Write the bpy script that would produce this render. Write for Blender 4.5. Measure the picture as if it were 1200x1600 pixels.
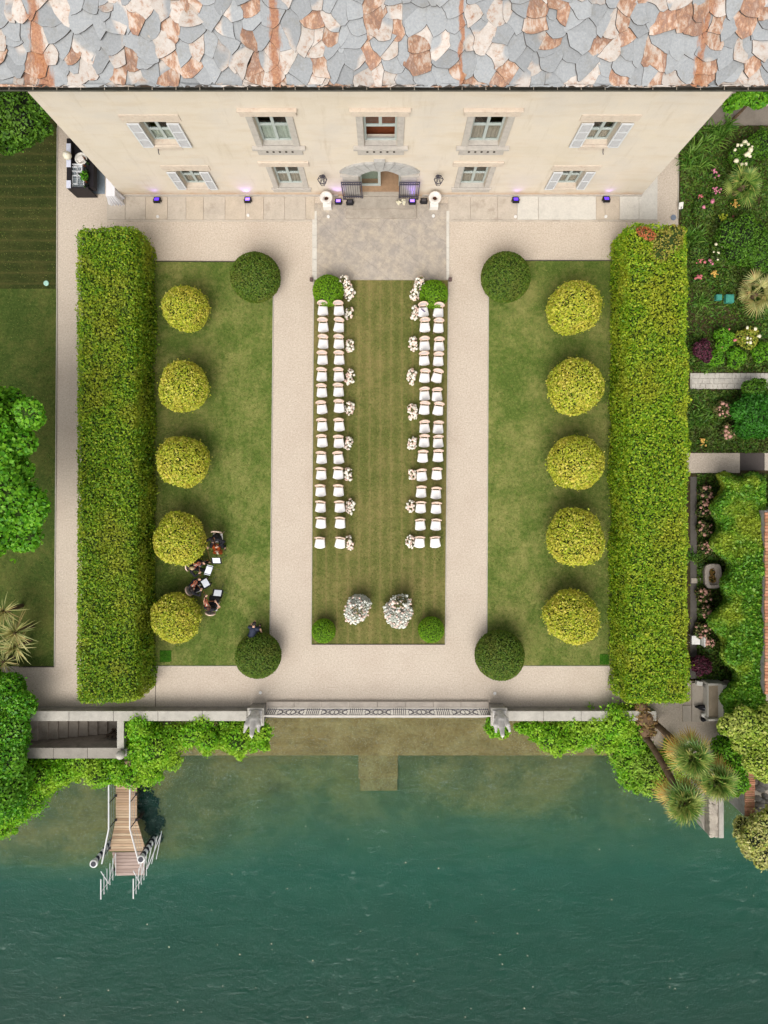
import bpy, math, random
import numpy as np
from math import pi, sin, cos, radians
from mathutils import Vector, Matrix, noise
random.seed(7); RNG = np.random.default_rng(7)
for o in list(bpy.data.objects): bpy.data.objects.remove(o)
S = bpy.context.scene; COL = S.collection

# ------------------------------------------------------------ camera, sky, sun
H = 32.0
cd = bpy.data.cameras.new('camera'); cam = bpy.data.objects.new('camera', cd); COL.objects.link(cam)
cam.location = (0, 0, H); cam.rotation_euler = (0, 0, 0)
cd.sensor_fit = 'VERTICAL'; cd.sensor_height = 36; cd.lens = 24; cd.clip_end = 2000; cd.clip_start = .5
cd.shift_x = -3/1600; cd.shift_y = -45/1600
S.camera = cam
S.render.resolution_x = 768; S.render.resolution_y = 1024
SUN_EL, SUN_AZ = 54, 196        # azimuth measured clockwise from +Y (the house side)
w = bpy.data.worlds.new('World'); S.world = w; w.use_nodes = True
wn = w.node_tree; wn.nodes.clear()
sky = wn.nodes.new('ShaderNodeTexSky'); sky.sky_type = 'NISHITA'; sky.sun_disc = False
sky.sun_elevation = radians(SUN_EL); sky.sun_rotation = radians(SUN_AZ)
sky.air_density = 1.0; sky.dust_density = 4.0; sky.ozone_density = 1.0
hs = wn.nodes.new('ShaderNodeHueSaturation'); hs.inputs['Saturation'].default_value = .18
bg = wn.nodes.new('ShaderNodeBackground'); bg.inputs[1].default_value = .15
wo = wn.nodes.new('ShaderNodeOutputWorld')
wn.links.new(sky.outputs[0], hs.inputs['Color']); wn.links.new(hs.outputs[0], bg.inputs[0]); wn.links.new(bg.outputs[0], wo.inputs[0])
sd = bpy.data.lights.new('sun', 'SUN'); sd.energy = 1.55; sd.angle = radians(48); sd.color = (1, .95, .88)
so = bpy.data.objects.new('sun', sd); COL.objects.link(so)
el, az = radians(SUN_EL), radians(SUN_AZ)
so.rotation_euler = Vector((sin(az)*cos(el), cos(az)*cos(el), sin(el))).to_track_quat('Z', 'Y').to_euler()
so.location = (0, 0, 40)
S.view_settings.view_transform = 'Standard'; S.view_settings.look = 'None'
S.view_settings.exposure = .38; S.view_settings.gamma = 1

# ------------------------------------------------------------ mapping
PX = .03
def P(px, py, z=0.0):
    k = 1 - z/H
    return Vector(((px-603)*PX*k, (755-py)*PX*k, z))
def R(px, z=0.0): return px*PX*(1-z/H)
WY = 13.47                        # plane of the villa's front wall
AX = -.21                         # axis of the villa

# ------------------------------------------------------------ materials
MATS = {}
def C3(c):
    if isinstance(c, str):
        c = c.lstrip('#'); v = [int(c[i:i+2], 16)/255 for i in (0, 2, 4)]
        return tuple([(x/12.92 if x <= .04045 else ((x+.055)/1.055)**2.4) for x in v])+(1,)
    return tuple(c)+(1,)
class NT:
    def __init__(s, name):
        s.m = bpy.data.materials.new(name); s.m.use_nodes = True; s.t = s.m.node_tree; s.t.nodes.clear()
        s.out = s.n('ShaderNodeOutputMaterial')
    def n(s, ty, **kw):
        nd = s.t.nodes.new(ty)
        for k, v in kw.items():
            if hasattr(nd, k) and not k.startswith('i_'): setattr(nd, k, v)
        return nd
    def l(s, a, b): s.t.links.new(a, b)
    def coord(s, scale=(1, 1, 1), kind='Object', rot=(0, 0, 0)):
        tc = s.n('ShaderNodeTexCoord'); mp = s.n('ShaderNodeMapping'); mp.inputs['Scale'].default_value = scale
        mp.inputs['Rotation'].default_value = rot
        s.l(tc.outputs[kind], mp.inputs[0]); return mp.outputs[0]
    def noise(s, scale, detail=3, rough=.55, vec=None, dist=0):
        nd = s.n('ShaderNodeTexNoise'); nd.inputs['Scale'].default_value = scale; nd.inputs['Detail'].default_value = detail
        nd.inputs['Roughness'].default_value = rough; nd.inputs['Distortion'].default_value = dist
        s.l(vec if vec is not None else s.coord(), nd.inputs['Vector']); return nd.outputs['Fac']
    def ramp(s, fac, stops, interp='LINEAR'):
        nd = s.n('ShaderNodeValToRGB'); cr = nd.color_ramp; cr.interpolation = interp
        while len(cr.elements) < len(stops): cr.elements.new(.5)
        for e, (p, c) in zip(cr.elements, stops): e.position = p; e.color = C3(c) if not isinstance(c, (int, float)) else (c, c, c, 1)
        s.l(fac, nd.inputs[0]); return nd.outputs[0]
    def mix(s, fac, a, b, mode='MIX'):
        nd = s.n('ShaderNodeMix'); nd.data_type = 'RGBA'; nd.blend_type = mode
        for sock, v in ((nd.inputs[0], fac), (nd.inputs[6], a), (nd.inputs[7], b)):
            if isinstance(v, (int, float)): sock.default_value = v if sock == nd.inputs[0] else (v, v, v, 1)
            elif isinstance(v, (str, tuple)): sock.default_value = C3(v)
            else: s.l(v, sock)
        return nd.outputs[2]
    def math(s, op, a, b=0.0):
        nd = s.n('ShaderNodeMath'); nd.operation = op
        for sock, v in ((nd.inputs[0], a), (nd.inputs[1], b)):
            if isinstance(v, (int, float)): sock.default_value = v
            else: s.l(v, sock)
        return nd.outputs[0]
    def bump(s, h, strength=.3, dist=.02):
        nd = s.n('ShaderNodeBump'); nd.inputs['Strength'].default_value = strength; nd.inputs['Distance'].default_value = dist
        s.l(h, nd.inputs['Height']); return nd.outputs[0]
    def pbr(s, col, rough=.8, metal=0, normal=None, spec=.3, emit=None, es=0):
        b = s.n('ShaderNodeBsdfPrincipled')
        if isinstance(col, (str, tuple)): b.inputs['Base Color'].default_value = C3(col)
        else: s.l(col, b.inputs['Base Color'])
        if isinstance(rough, (int, float)): b.inputs['Roughness'].default_value = rough
        else: s.l(rough, b.inputs['Roughness'])
        b.inputs['Metallic'].default_value = metal; b.inputs['Specular IOR Level'].default_value = spec
        if normal is not None: s.l(normal, b.inputs['Normal'])
        if emit: b.inputs['Emission Color'].default_value = C3(emit); b.inputs['Emission Strength'].default_value = es
        s.l(b.outputs[0], s.out.inputs[0]); return b

def plain(name, col, rough=.6, metal=0, var=.12, scale=8, bump=.15, spec=.3, emit=None, es=0):
    if name in MATS: return MATS[name]
    t = NT(name); c = C3(col)
    nz = t.noise(scale, 4)
    d = tuple(x*(1-var) for x in c[:3]); u = tuple(min(1, x*(1+var)) for x in c[:3])
    cc = t.ramp(nz, [(.3, d), (.7, u)])
    t.pbr(cc, rough, metal, t.bump(t.noise(scale*6, 2), bump, .01) if bump else None, spec, emit, es)
    MATS[name] = t.m; return t.m

def leafmat(name, cols, patch=None, pscale=.6, trans=.25, rough=.55, patchfac=.8):
    """leaf colour: random per leaf between cols, with slow patches"""
    t = NT(name); g = t.n('ShaderNodeNewGeometry')
    n = len(cols); c = t.ramp(g.outputs['Random Per Island'], [(i/(n-1), q) for i, q in enumerate(cols)])
    if patch:
        nz = t.noise(pscale, 3, .6, t.coord(kind='Object'))
        f = t.ramp(nz, [(.48, 0.0), (.64, patchfac)])
        c = t.mix(f, c, t.mix(.65, c, patch))
    b = t.n('ShaderNodeBsdfDiffuse'); t.l(c, b.inputs[0]); tr = t.n('ShaderNodeBsdfTranslucent'); t.l(c, tr.inputs[0])
    gl = t.n('ShaderNodeBsdfGlossy'); gl.inputs['Roughness'].default_value = rough; gl.inputs['Color'].default_value = (.9, .95, .9, 1)
    m1 = t.n('ShaderNodeMixShader'); m1.inputs[0].default_value = trans; t.l(b.outputs[0], m1.inputs[1]); t.l(tr.outputs[0], m1.inputs[2])
    m2 = t.n('ShaderNodeMixShader'); m2.inputs[0].default_value = .018; t.l(m1.outputs[0], m2.inputs[1]); t.l(gl.outputs[0], m2.inputs[2])
    t.l(m2.outputs[0], t.out.inputs[0]); MATS[name] = t.m; return t.m

# ------------------------------------------------------------ object helpers
def tag(o, label=None, cat=None, group=None, kind=None):
    if label: o['label'] = label
    if cat: o['category'] = cat
    if group: o['group'] = group
    if kind: o['kind'] = kind
    return o
def empty(name, loc=(0, 0, 0), rz=0, label=None, cat=None, group=None):
    o = bpy.data.objects.new(name, None); COL.objects.link(o); o.location = loc; o.rotation_euler = (0, 0, rz)
    o.empty_display_size = .2
    return tag(o, label, cat, group)
def copy_tree(o, parent=None):
    c = o.copy(); COL.objects.link(c)
    if parent: c.parent = parent
    for ch in list(o.children): copy_tree(ch, c)
    return c

class MB:
    def __init__(s): s.v = []; s.f = []; s.mi = []; s.cur = 0
    def add(s, vs, fs):
        b = len(s.v); s.v += [tuple(v) for v in vs]; s.f += [tuple(i+b for i in f) for f in fs]; s.mi += [s.cur]*len(fs); return s
    def box(s, x0, x1, y0, y1, z0, z1, M=None):
        vs = [Vector((x, y, z)) for z in (z0, z1) for y in (y0, y1) for x in (x0, x1)]
        if M: vs = [M @ v for v in vs]
        return s.add(vs, [(0, 2, 3, 1), (4, 5, 7, 6), (0, 1, 5, 4), (2, 6, 7, 3), (0, 4, 6, 2), (1, 3, 7, 5)])
    def quad(s, a, b, c, d): return s.add([a, b, c, d], [(0, 1, 2, 3)])
    def prism(s, pts, z0, z1):
        n = len(pts); vs = [(p[0], p[1], z0) for p in pts]+[(p[0], p[1], z1) for p in pts]
        ar = sum(pts[i][0]*pts[(i+1) % n][1]-pts[(i+1) % n][0]*pts[i][1] for i in range(n))
        top = tuple(range(n, 2*n)); bot = tuple(range(n-1, -1, -1))
        fs = [top, bot]+[(i, (i+1) % n, (i+1) % n+n, i+n) for i in range(n)]
        if ar < 0: fs = [tuple(reversed(f)) for f in fs]
        return s.add(vs, fs)
    def cap(s, a, b, ra, rb=None, seg=10, ends=2):
        """tapered capsule a->b"""
        a = Vector(a); b = Vector(b); rb = ra if rb is None else rb
        d = (b-a); L = d.length or 1e-6; d /= L
        t = d.orthogonal().normalized(); u = d.cross(t)
        rings = []
        if ends:
            for i in range(ends, 0, -1):
                an = i/(ends+1)*pi/2; rings.append((a-d*ra*sin(an), ra*cos(an)))
        rings += [(a, ra), (b, rb)]
        if ends:
            for i in range(1, ends+1):
                an = i/(ends+1)*pi/2; rings.append((b+d*rb*sin(an), rb*cos(an)))
        vs = []
        for c, r in rings:
            for j in range(seg):
                q = 2*pi*j/seg; vs.append(c+(t*cos(q)+u*sin(q))*r)
        n = len(rings); fs = [(i*seg+j, i*seg+(j+1) % seg, (i+1)*seg+(j+1) % seg, (i+1)*seg+j) for i in range(n-1) for j in range(seg)]
        k = len(vs); vs += [a-d*(ra if ends else 0), b+d*(rb if ends else 0)]
        fs += [(k, (j+1) % seg, j) for j in range(seg)]+[(k+1, (n-1)*seg+j, (n-1)*seg+(j+1) % seg) for j in range(seg)]
        return s.add(vs, fs)
    def tube(s, pts, r, seg=6):
        for i in range(len(pts)-1): s.cap(pts[i], pts[i+1], r, r, seg, 1)
        return s
    def lathe(s, prof, c=(0, 0, 0), seg=20):
        vs = []; n = len(prof)
        for r, z in prof:
            for j in range(seg): q = 2*pi*j/seg; vs.append((c[0]+r*cos(q), c[1]+r*sin(q), c[2]+z))
        fs = [(i*seg+j, i*seg+(j+1) % seg, (i+1)*seg+(j+1) % seg, (i+1)*seg+j) for i in range(n-1) for j in range(seg)]
        fs += [tuple(range(seg-1, -1, -1)), tuple((n-1)*seg+j for j in range(seg))]
        return s.add(vs, fs)
    def ell(s, c, r, seg=10, rings=7, M=None):
        c = Vector(c); r = Vector(r) if not isinstance(r, (int, float)) else Vector((r, r, r)); vs = []
        for i in range(1, rings):
            a = pi*i/rings
            for j in range(seg): q = 2*pi*j/seg; vs.append(Vector((sin(a)*cos(q)*r.x, sin(a)*sin(q)*r.y, cos(a)*r.z)))
        vs += [Vector((0, 0, r.z)), Vector((0, 0, -r.z))]
        if M: vs = [M @ v for v in vs]
        vs = [v+c for v in vs]; k = (rings-1)*seg
        fs = [(i*seg+j, (i+1)*seg+j, (i+1)*seg+(j+1) % seg, i*seg+(j+1) % seg) for i in range(rings-2) for j in range(seg)]
        fs += [(k, j, (j+1) % seg) for j in range(seg)]+[(k+1, (rings-2)*seg+(j+1) % seg, (rings-2)*seg+j) for j in range(seg)]
        return s.add(vs, fs)
    def build(s, name, mats, parent=None, smooth=False, bevel=0, loc=None):
        me = bpy.data.meshes.new(name); me.from_pydata(s.v, [], s.f)
        if not isinstance(mats, (list, tuple)): mats = [mats]
        for m in mats: me.materials.append(m)
        if len(mats) > 1: me.polygons.foreach_set('material_index', s.mi)
        if smooth: me.polygons.foreach_set('use_smooth', [True]*len(me.polygons))
        me.update(); o = bpy.data.objects.new(name, me); COL.objects.link(o)
        if parent: o.parent = parent
        if loc: o.location = loc
        if bevel:
            b = o.modifiers.new('bevel', 'BEVEL'); b.width = bevel; b.segments = 2; b.limit_method = 'ANGLE'
        return o

def raw_mesh(name, V, tris=None, quads=None, mats=(), mi=None, parent=None, smooth=False):
    """fast numpy mesh; tris (n,3) and/or quads (n,4)"""
    loops = []; tot = []
    if quads is not None and len(quads): loops.append(quads.ravel()); tot.append(np.full(len(quads), 4))
    if tris is not None and len(tris): loops.append(tris.ravel()); tot.append(np.full(len(tris), 3))
    loops = np.concatenate(loops).astype(np.int32); tot = np.concatenate(tot).astype(np.int32)
    start = np.concatenate([[0], np.cumsum(tot)[:-1]]).astype(np.int32)
    me = bpy.data.meshes.new(name); me.vertices.add(len(V)); me.vertices.foreach_set('co', np.asarray(V, np.float32).ravel())
    me.loops.add(len(loops)); me.loops.foreach_set('vertex_index', loops)
    me.polygons.add(len(tot)); me.polygons.foreach_set('loop_start', start); me.polygons.foreach_set('loop_total', tot)
    for m in mats: me.materials.append(m)
    if mi is not None: me.polygons.foreach_set('material_index', np.asarray(mi, np.int32))
    if smooth: me.polygons.foreach_set('use_smooth', np.ones(len(tot), bool))
    me.update(calc_edges=True); me.validate()
    o = bpy.data.objects.new(name, me); COL.objects.link(o)
    if parent: o.parent = parent
    return o

def leaves(Pn, N, size, spread=.8, aspect=.55, svar=.35, fold=.25, lift=0):
    """folded kite leaves at points Pn with normals N -> verts, tris"""
    n = len(Pn)
    nn = N+RNG.normal(size=(n, 3))*spread; nn /= np.linalg.norm(nn, axis=1)[:, None]
    t = np.cross(nn, RNG.normal(size=(n, 3))); t /= np.linalg.norm(t, axis=1)[:, None]+1e-9
    u = np.cross(nn, t)
    s = (size*(1+svar*RNG.normal(size=n)).clip(.4, 1.9))[:, None]
    a = Pn-t*s*.5; b = Pn+t*s*.5; l = Pn+u*s*aspect*.5-t*s*.08+nn*s*fold*.3; r = Pn-u*s*aspect*.5-t*s*.08+nn*s*fold*.3
    V = np.stack([a, r, b, l], 1).reshape(-1, 3); i = np.arange(n)*4
    T = np.concatenate([np.stack([i, i+1, i+2], 1), np.stack([i, i+2, i+3], 1)])
    return V, T

def vnoise(X, f, seed=0):
    """cheap smooth noise, vectorised sum of sines"""
    r = np.random.default_rng(seed); o = np.zeros(len(X))
    for k in range(7):
        d = r.normal(size=3); d /= np.linalg.norm(d); o += np.sin(X@d*f*(0.7+.25*k)+r.uniform(0, 6.28))/(1+.15*k)
    return o/3.2

def ico(sub=3):
    import bmesh
    bm = bmesh.new(); bmesh.ops.create_icosphere(bm, subdivisions=sub, radius=1)
    V = np.array([v.co[:] for v in bm.verts]); T = np.array([[v.index for v in f.verts] for f in bm.faces]); bm.free(); return V, T
ICO3 = ico(3); ICO1 = ico(1); ICO2 = ico(2)

def foliage(name, lobes, dens, size, mats, parent=None, rough=.12, coref=.86, seed=1, spread=.8, depth=.12, aspect=.55, zmin=None, nf=3.0, tuft=.05):
    """lobes: [(center, (rx,ry,rz))]; leaves through the outer shell of each lobe; dark core inside. one mesh"""
    Vs = []; Ts = []; Ms = []; base = 0
    L = [(np.array(c, float), np.array(r if not isinstance(r, (int, float)) else (r, r, r), float)) for c, r in lobes]
    for k, (c, r) in enumerate(L):
        area = 4*pi*(((r[0]*r[1])**1.6+(r[0]*r[2])**1.6+(r[1]*r[2])**1.6)/3)**(1/1.6)
        n = int(area*dens); d = RNG.normal(size=(n, 3)); d /= np.linalg.norm(d, axis=1)[:, None]
        d = d[d[:, 2] > -.75]; n = len(d)
        dis = 1+rough*vnoise(d*r, nf, seed+k)+rough*.35*vnoise(d*r, nf*3.1, seed+k+50)-RNG.random(n)**1.7*depth*1.2+.03+(RNG.random(n) < tuft)*RNG.random(n)*depth*.9
        p = c+d*r*dis[:, None]; keep = np.ones(n, bool)
        for j, (c2, r2) in enumerate(L):
            if j != k: keep &= (((p-c2)/r2)**2).sum(1) > .72
        if zmin is not None: keep &= p[:, 2] > zmin
        p = p[keep]; nrm = (d/r)[keep]; nrm /= np.linalg.norm(nrm, axis=1)[:, None]
        nrm = nrm+np.array([0, 0, .45])
        V, T = leaves(p, nrm, size, spread, aspect)
        Vs.append(V); Ts.append(T+base); Ms.append(np.zeros(len(T))); base += len(V)
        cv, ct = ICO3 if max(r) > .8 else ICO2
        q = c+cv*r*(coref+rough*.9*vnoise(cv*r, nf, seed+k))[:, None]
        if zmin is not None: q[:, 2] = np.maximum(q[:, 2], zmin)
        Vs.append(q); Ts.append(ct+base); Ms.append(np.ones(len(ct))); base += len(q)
    return raw_mesh(name, np.concatenate(Vs), np.concatenate(Ts), None, mats, np.concatenate(Ms), parent)

def blades(name, c, n, length, width, mats, parent=None, el=(5, 80), droop=.5, segs=4, origins=None, jitter=.15, seed=0, flat=False):
    """long tapering arching leaves radiating from c"""
    r = np.random.default_rng(seed); V = []; Q = []; b = 0
    for i in range(n):
        a = r.uniform(0, 2*pi); e = radians(r.uniform(*el)); L = length*(1+jitter*r.normal())
        o = np.array(c, float) if origins is None else np.array(origins[i % len(origins)], float)
        o = o+np.append(r.normal(size=2)*width*.7, 0)
        h = np.array([cos(a), sin(a), 0]); sd_ = np.array([-sin(a), cos(a), 0])
        for k in range(segs+1):
            t = k/segs; hor = L*t*cos(e); ver = L*(t*sin(e)-droop*t*t*(.35+.65*cos(e)))
            ww = width*(1-t**2.2)*(.55+.9*min(t*3, 1)*.5)+.002
            p = o+h*hor+np.array([0, 0, ver]); V += [p-sd_*ww*.5, p+sd_*ww*.5]
            if k: Q.append((b+2*k-2, b+2*k-1, b+2*k+1, b+2*k))
        b += 2*(segs+1)
    return raw_mesh(name, np.array(V), None, np.array(Q), mats, None, parent)

def fronds(name, c, n, petiole, fan, mats, parent=None, seed=0, el=(-20, 75), strips=17, span=230):
    """fan palm leaves: petiole and a fan of strips"""
    r = np.random.default_rng(seed); V = []; Q = []; b = 0; c = np.array(c, float)
    def strip(p0, d, sdv, L, w, dr):
        nonlocal b
        for k in range(4):
            t = k/3; p = p0+d*L*t+np.array([0, 0, -dr*L*t*t]); ww = w*(.5+1.0*t if t < .5 else 1.5*(1-t)*1.2)+.003
            V.extend([p-sdv*ww*.5, p+sdv*ww*.5])
            if k: Q.append((b+2*k-2, b+2*k-1, b+2*k+1, b+2*k))
        b += 8
    for i in range(n):
        a = 2*pi*(i*.381966)+r.normal()*.15; e = radians(el[0]+(el[1]-el[0])*(i+.5)/n); pl = petiole*(1+.15*r.normal())
        h = np.array([cos(a)*cos(e), sin(a)*cos(e), sin(e)]); s0 = np.array([-sin(a), cos(a), 0]); up = np.cross(h, s0)*-1
        tip = c+h*pl+np.array([0, 0, -.08*pl]); strip(c, (tip-c)/np.linalg.norm(tip-c), s0, pl, .03, 0)
        f = fan*(1+.12*r.normal())
        for j in range(strips):
            q = radians(span)*((j+.5)/strips-.5); d = h*cos(q)+s0*sin(q); d = d+np.array([0, 0, -.18*abs(sin(q))]); d /= np.linalg.norm(d)
            sv = np.cross(d, up); sv /= np.linalg.norm(sv)+1e-9
            strip(tip, d, sv, f*(1-.3*abs(q)/2)*(1+.06*r.normal()), fan*.085, .18+.12*r.random())
    return raw_mesh(name, np.array(V), None, np.array(Q), mats, None, parent)

def blossoms(name, pts, rad, mats, parent=None, var=.3, seed=0):
    """many small rounded blooms in one mesh"""
    r = np.random.default_rng(seed); v, t = ICO1; n = len(pts)
    s = rad*(1+var*r.normal(size=n)).clip(.5, 1.8); q = 1+.18*r.normal(size=(n, len(v)))
    V = (np.asarray(pts)[:, None, :]+v[None]*q[..., None]*s[:, None, None]*np.array([1, 1, .8])).reshape(-1, 3)
    T = (t[None]+(np.arange(n)*len(v))[:, None, None]).reshape(-1, 3)
    return raw_mesh(name, V, T, None, mats, None, parent)

def trunk(name, pts, r0, r1, mat, parent=None, seg=10):
    m = MB(); n = len(pts)-1
    for i in range(n): m.cap(pts[i], pts[i+1], r0+(r1-r0)*i/n, r0+(r1-r0)*(i+1)/n, seg, 1)
    return m.build(name, mat, parent, smooth=True)
# ============================================================ SETTING
def soil():
    t = NT('gravel'); v = t.coord()
    a = t.noise(15, 5, .85, v); b = t.noise(.7, 5, .6, v); vo = t.n('ShaderNodeTexVoronoi'); vo.inputs['Scale'].default_value = 38; t.l(v, vo.inputs['Vector'])
    c = t.ramp(a, [(.30, '#9a8d7e'), (.45, '#b9ac9c'), (.56, '#c8bbab'), (.72, '#dacfc2')])
    c = t.mix(t.ramp(vo.outputs['Color'], [(.2, 0.0), (.9, .35)]), c, '#9c8d7f')
    c = t.mix(t.ramp(b, [(.45, 0.0), (.72, .25)]), c, '#a39080', 'MIX')
    d = t.noise(6.5, 2, .5, v); c = t.mix(t.ramp(d, [(.72, 0.0), (.78, .4)]), c, '#7a6a5a')
    t.pbr(c, .95, 0, t.bump(a, .5, .02), .15); return t.m
GRAVEL = soil()
def grassmat(name, stops, stripe=0, patch='#a58f57', seed=0, pf=.5):
    t = NT(name); v = t.coord(); mp = t.n('ShaderNodeMapping'); mp.inputs['Location'].default_value = (seed*7.1, seed*3.3, 0); t.l(v, mp.inputs[0]); v = mp.outputs[0]
    fine = t.noise(9, 6, .85, v); mid = t.noise(3.2, 6, .75, v); big = t.noise(.42, 6, .7, v)
    c = t.ramp(fine, [(.34, stops[0]), (.5, stops[1]), (.66, stops[2])])
    c = t.mix(t.ramp(t.math('ADD', t.math('MULTIPLY', mid, .4), t.math('MULTIPLY', big, .6)), [(.44, 0.0), (.62, pf)]), c, patch)
    c = t.mix(t.ramp(big, [(.3, .4), (.55, 0.0)]), c, stops[0])
    if stripe:
        wv = t.n('ShaderNodeTexWave'); wv.bands_direction = 'X' if stripe > 0 else 'Y'; wv.inputs['Scale'].default_value = .62; wv.inputs['Distortion'].default_value = .6
        wv.inputs['Detail'].default_value = 2; wv.inputs['Detail Scale'].default_value = 1.5; t.l(v, wv.inputs['Vector'])
        c = t.mix(t.ramp(wv.outputs['Fac'], [(.82, 0.0), (.97, .28)]), c, patch)
        c = t.mix(t.ramp(wv.outputs['Fac'], [(.05, .22), (.5, 0.0)]), c, stops[0])
    t.pbr(c, .9, 0, t.bump(fine, .6, .04), .1); return t.m
GR = ['#2c3d14', '#43581f', '#5f7230']
LAWN = grassmat('lawn', ['#3f5220', '#57692c', '#727f3e'], 0, '#988f58', 1, .62)
LAWN_C = grassmat('lawn centre', ['#4a5024', '#626634', '#7c7c46'], 1, '#8c7a50', 2, .55)
LAWN_L = grassmat('lawn left', ['#2c3a15', '#3f5020', '#56632e'], 0, '#6c6638', 3, .5)
LAWN_T = grassmat('lawn mown stripes', ['#242d11', '#303a18', '#414720'], -1, '#57502c', 4, .35)

def stone(name, base, var=.14, scale=3, rough=.85, spots=None, bump=.35):
    t = NT(name); v = t.coord(); c = C3(base)
    a = t.noise(scale, 6, .65, v); f = t.noise(scale*9, 4, .75, v)
    col = t.ramp(a, [(.3, tuple(x*(1-var*1.4) for x in c[:3])), (.5, c[:3]), (.72, tuple(min(1, x*(1+var)) for x in c[:3]))])
    col = t.mix(t.ramp(f, [(.3, .32), (.55, 0.0)]), col, tuple(x*.55 for x in c[:3]))
    if spots: col = t.mix(t.ramp(t.noise(scale*.7, 5, .7, v), [(.55, 0.0), (.68, .7)]), col, spots)
    t.pbr(col, rough, 0, t.bump(f, bump, .02), .2); return t.m
COPING = stone('coping stone', '#aea99f', .14, 2.2, spots='#9c978c')
GREYSTONE = stone('grey stone', '#8d8984', .2, 3.5, spots='#5f5c55')
DARKSTONE = stone('damp dark stone', '#8d857b', .2, 2.5, spots='#665f55')
PAVE = stone('paving stone', '#b5aa9c', .1, 1.6, spots='#978c7e')
PAVE2 = stone('pale paving stone', '#c4bfb5', .07, 1.6)

def crazy():
    t = NT('court paving'); v = t.coord(rot=(0, 0, radians(40))); br = t.n('ShaderNodeTexBrick')
    br.inputs['Scale'].default_value = 1.05; br.inputs['Mortar Size'].default_value = .012; br.inputs['Brick Width'].default_value = 1.25; br.inputs['Row Height'].default_value = .8; br.offset = .43
    n2 = t.n('ShaderNodeTexNoise'); n2.inputs['Scale'].default_value = .9; t.l(v, n2.inputs['Vector'])
    va = t.n('ShaderNodeVectorMath'); va.operation = 'MULTIPLY_ADD'; t.l(n2.outputs['Color'], va.inputs[0]); va.inputs[1].default_value = (.5, .5, 0); t.l(v, va.inputs[2]); t.l(va.outputs[0], br.inputs['Vector'])
    br.inputs['Color1'].default_value = C3('#ada49a'); br.inputs['Color2'].default_value = C3('#9d968f'); br.inputs['Mortar'].default_value = C3('#8b837a')
    col = t.mix(t.ramp(t.noise(1.3, 5, .7, v), [(.35, 0.0), (.62, .85)]), br.outputs['Color'], '#b3a694')
    col = t.mix(t.ramp(t.noise(2.6, 6, .8, v), [(.42, .55), (.58, 0.0)]), col, '#8d857c')
    col = t.mix(t.ramp(t.noise(16, 4, .8, v), [(.3, .4), (.52, 0.0)]), col, '#7c746c')
    t.pbr(col, .85, 0, t.bump(br.outputs['Fac'], -.3, .01), .2); return t.m
COURT = crazy()

def rect(px0, px1, py0, py1, z=0): a = P(px0, py0, z); b = P(px1, py1, z); return a.x, b.x, b.y, a.y
def slab(name, px0, px1, py0, py1, z0, z1, mat, kind='structure', label=None):
    x0, x1, y0, y1 = rect(px0, px1, py0, py1); m = MB().box(x0, x1, y0, y1, z0, z1); o = m.build(name, mat); tag(o, label, kind=kind); return o
def polyslab(name, pts, z0, z1, mat, kind='structure'):
    o = MB().prism([(P(*p).x, P(*p).y) for p in pts], z0, z1).build(name, mat); tag(o, kind=kind); return o

g = MB().prism([(-70, 90), (-70, -13.0), (-19.2, -13.0), (-19.2, -10.86), (11.9, -10.86), (11.9, -13.2), (17.3, -13.2), (18.4, -16.2), (24, -18), (70, -19), (70, 90)], -6, 0)
tag(g.build('ground', GRAVEL), kind='structure')
# lawns
def lawn(name, pts, mat): return polyslab(name, pts, -.05, .02, mat)
lawn('lawn', [(232, 409), (427, 410), (421, 1040), (228, 1040)], LAWN)
lawn('lawn', [(764, 408), (960, 408), (962, 1040), (761, 1040)], LAWN)
lawn('lawn', [(491, 438), (700, 438), (695, 1006), (487, 1006)], LAWN_C)
lawn('lawn', [(-500, 451), (89, 451), (85, 1041), (-500, 1041)], LAWN_L)
lawn('lawn', [(-500, -600), (90, -600), (89, 451.2), (-500, 451.2)], LAWN_T)
slab('lawn_patch', 250, 268, 1016, 1034, 0, .032, grassmat('fresh turf', ['#20400a', '#2f5a10', '#43701a'], 0, '#43701a', 5))
slab('lawn_patch', 937, 951, 1022, 1038, 0, .032, MATS.get('x') or bpy.data.materials['fresh turf'])
# thin stone and steel edging beside the lawns
EDGE = plain('edging', '#a9a297', .7); EDGED = plain('edging dark', '#3b362f', .7)
def edging(a, b, mat, w_=.035, z=.045, name='lawn_edging'):
    A = P(*a); B = P(*b); d = (B-A).normalized(); n = Vector((-d.y, d.x, 0))*w_/2
    o = MB().prism([tuple((A-n)[:2]), tuple((B-n)[:2]), tuple((B+n)[:2]), tuple((A+n)[:2])], -.02, z).build(name, mat); tag(o, kind='structure')
for a, b, mt in [((427.6, 410), (421.6, 1040), EDGE), ((763.4, 409), (760.4, 1040), EDGE), ((490.4, 438), (486.4, 1006), EDGE), ((700.6, 438), (695.6, 1006), EDGE),
                 ((90, 200), (89, 451), EDGE), ((89.4, 451), (85.5, 1041), EDGE), ((232, 408.5), (427, 409.5), EDGED), ((764, 407.5), (955, 407.5), EDGED),
                 ((228, 1040.7), (372, 1040.7), EDGE), ((818, 1040.7), (960, 1040.7), EDGE), ((487, 1006.6), (695, 1006.6), EDGED), ((30, 1041.7), (85, 1041.7), EDGED),
                 ((1060, 250), (1059, 342), EDGE)]:
    edging(a, b, mt)
# thin drain joints in the gravel
for a, b in [((243, 1042), (243, 1104)), ((969, 1042), (969, 1100))]: edging(a, b, EDGED, .025, .008, 'drain_joint')

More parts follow.
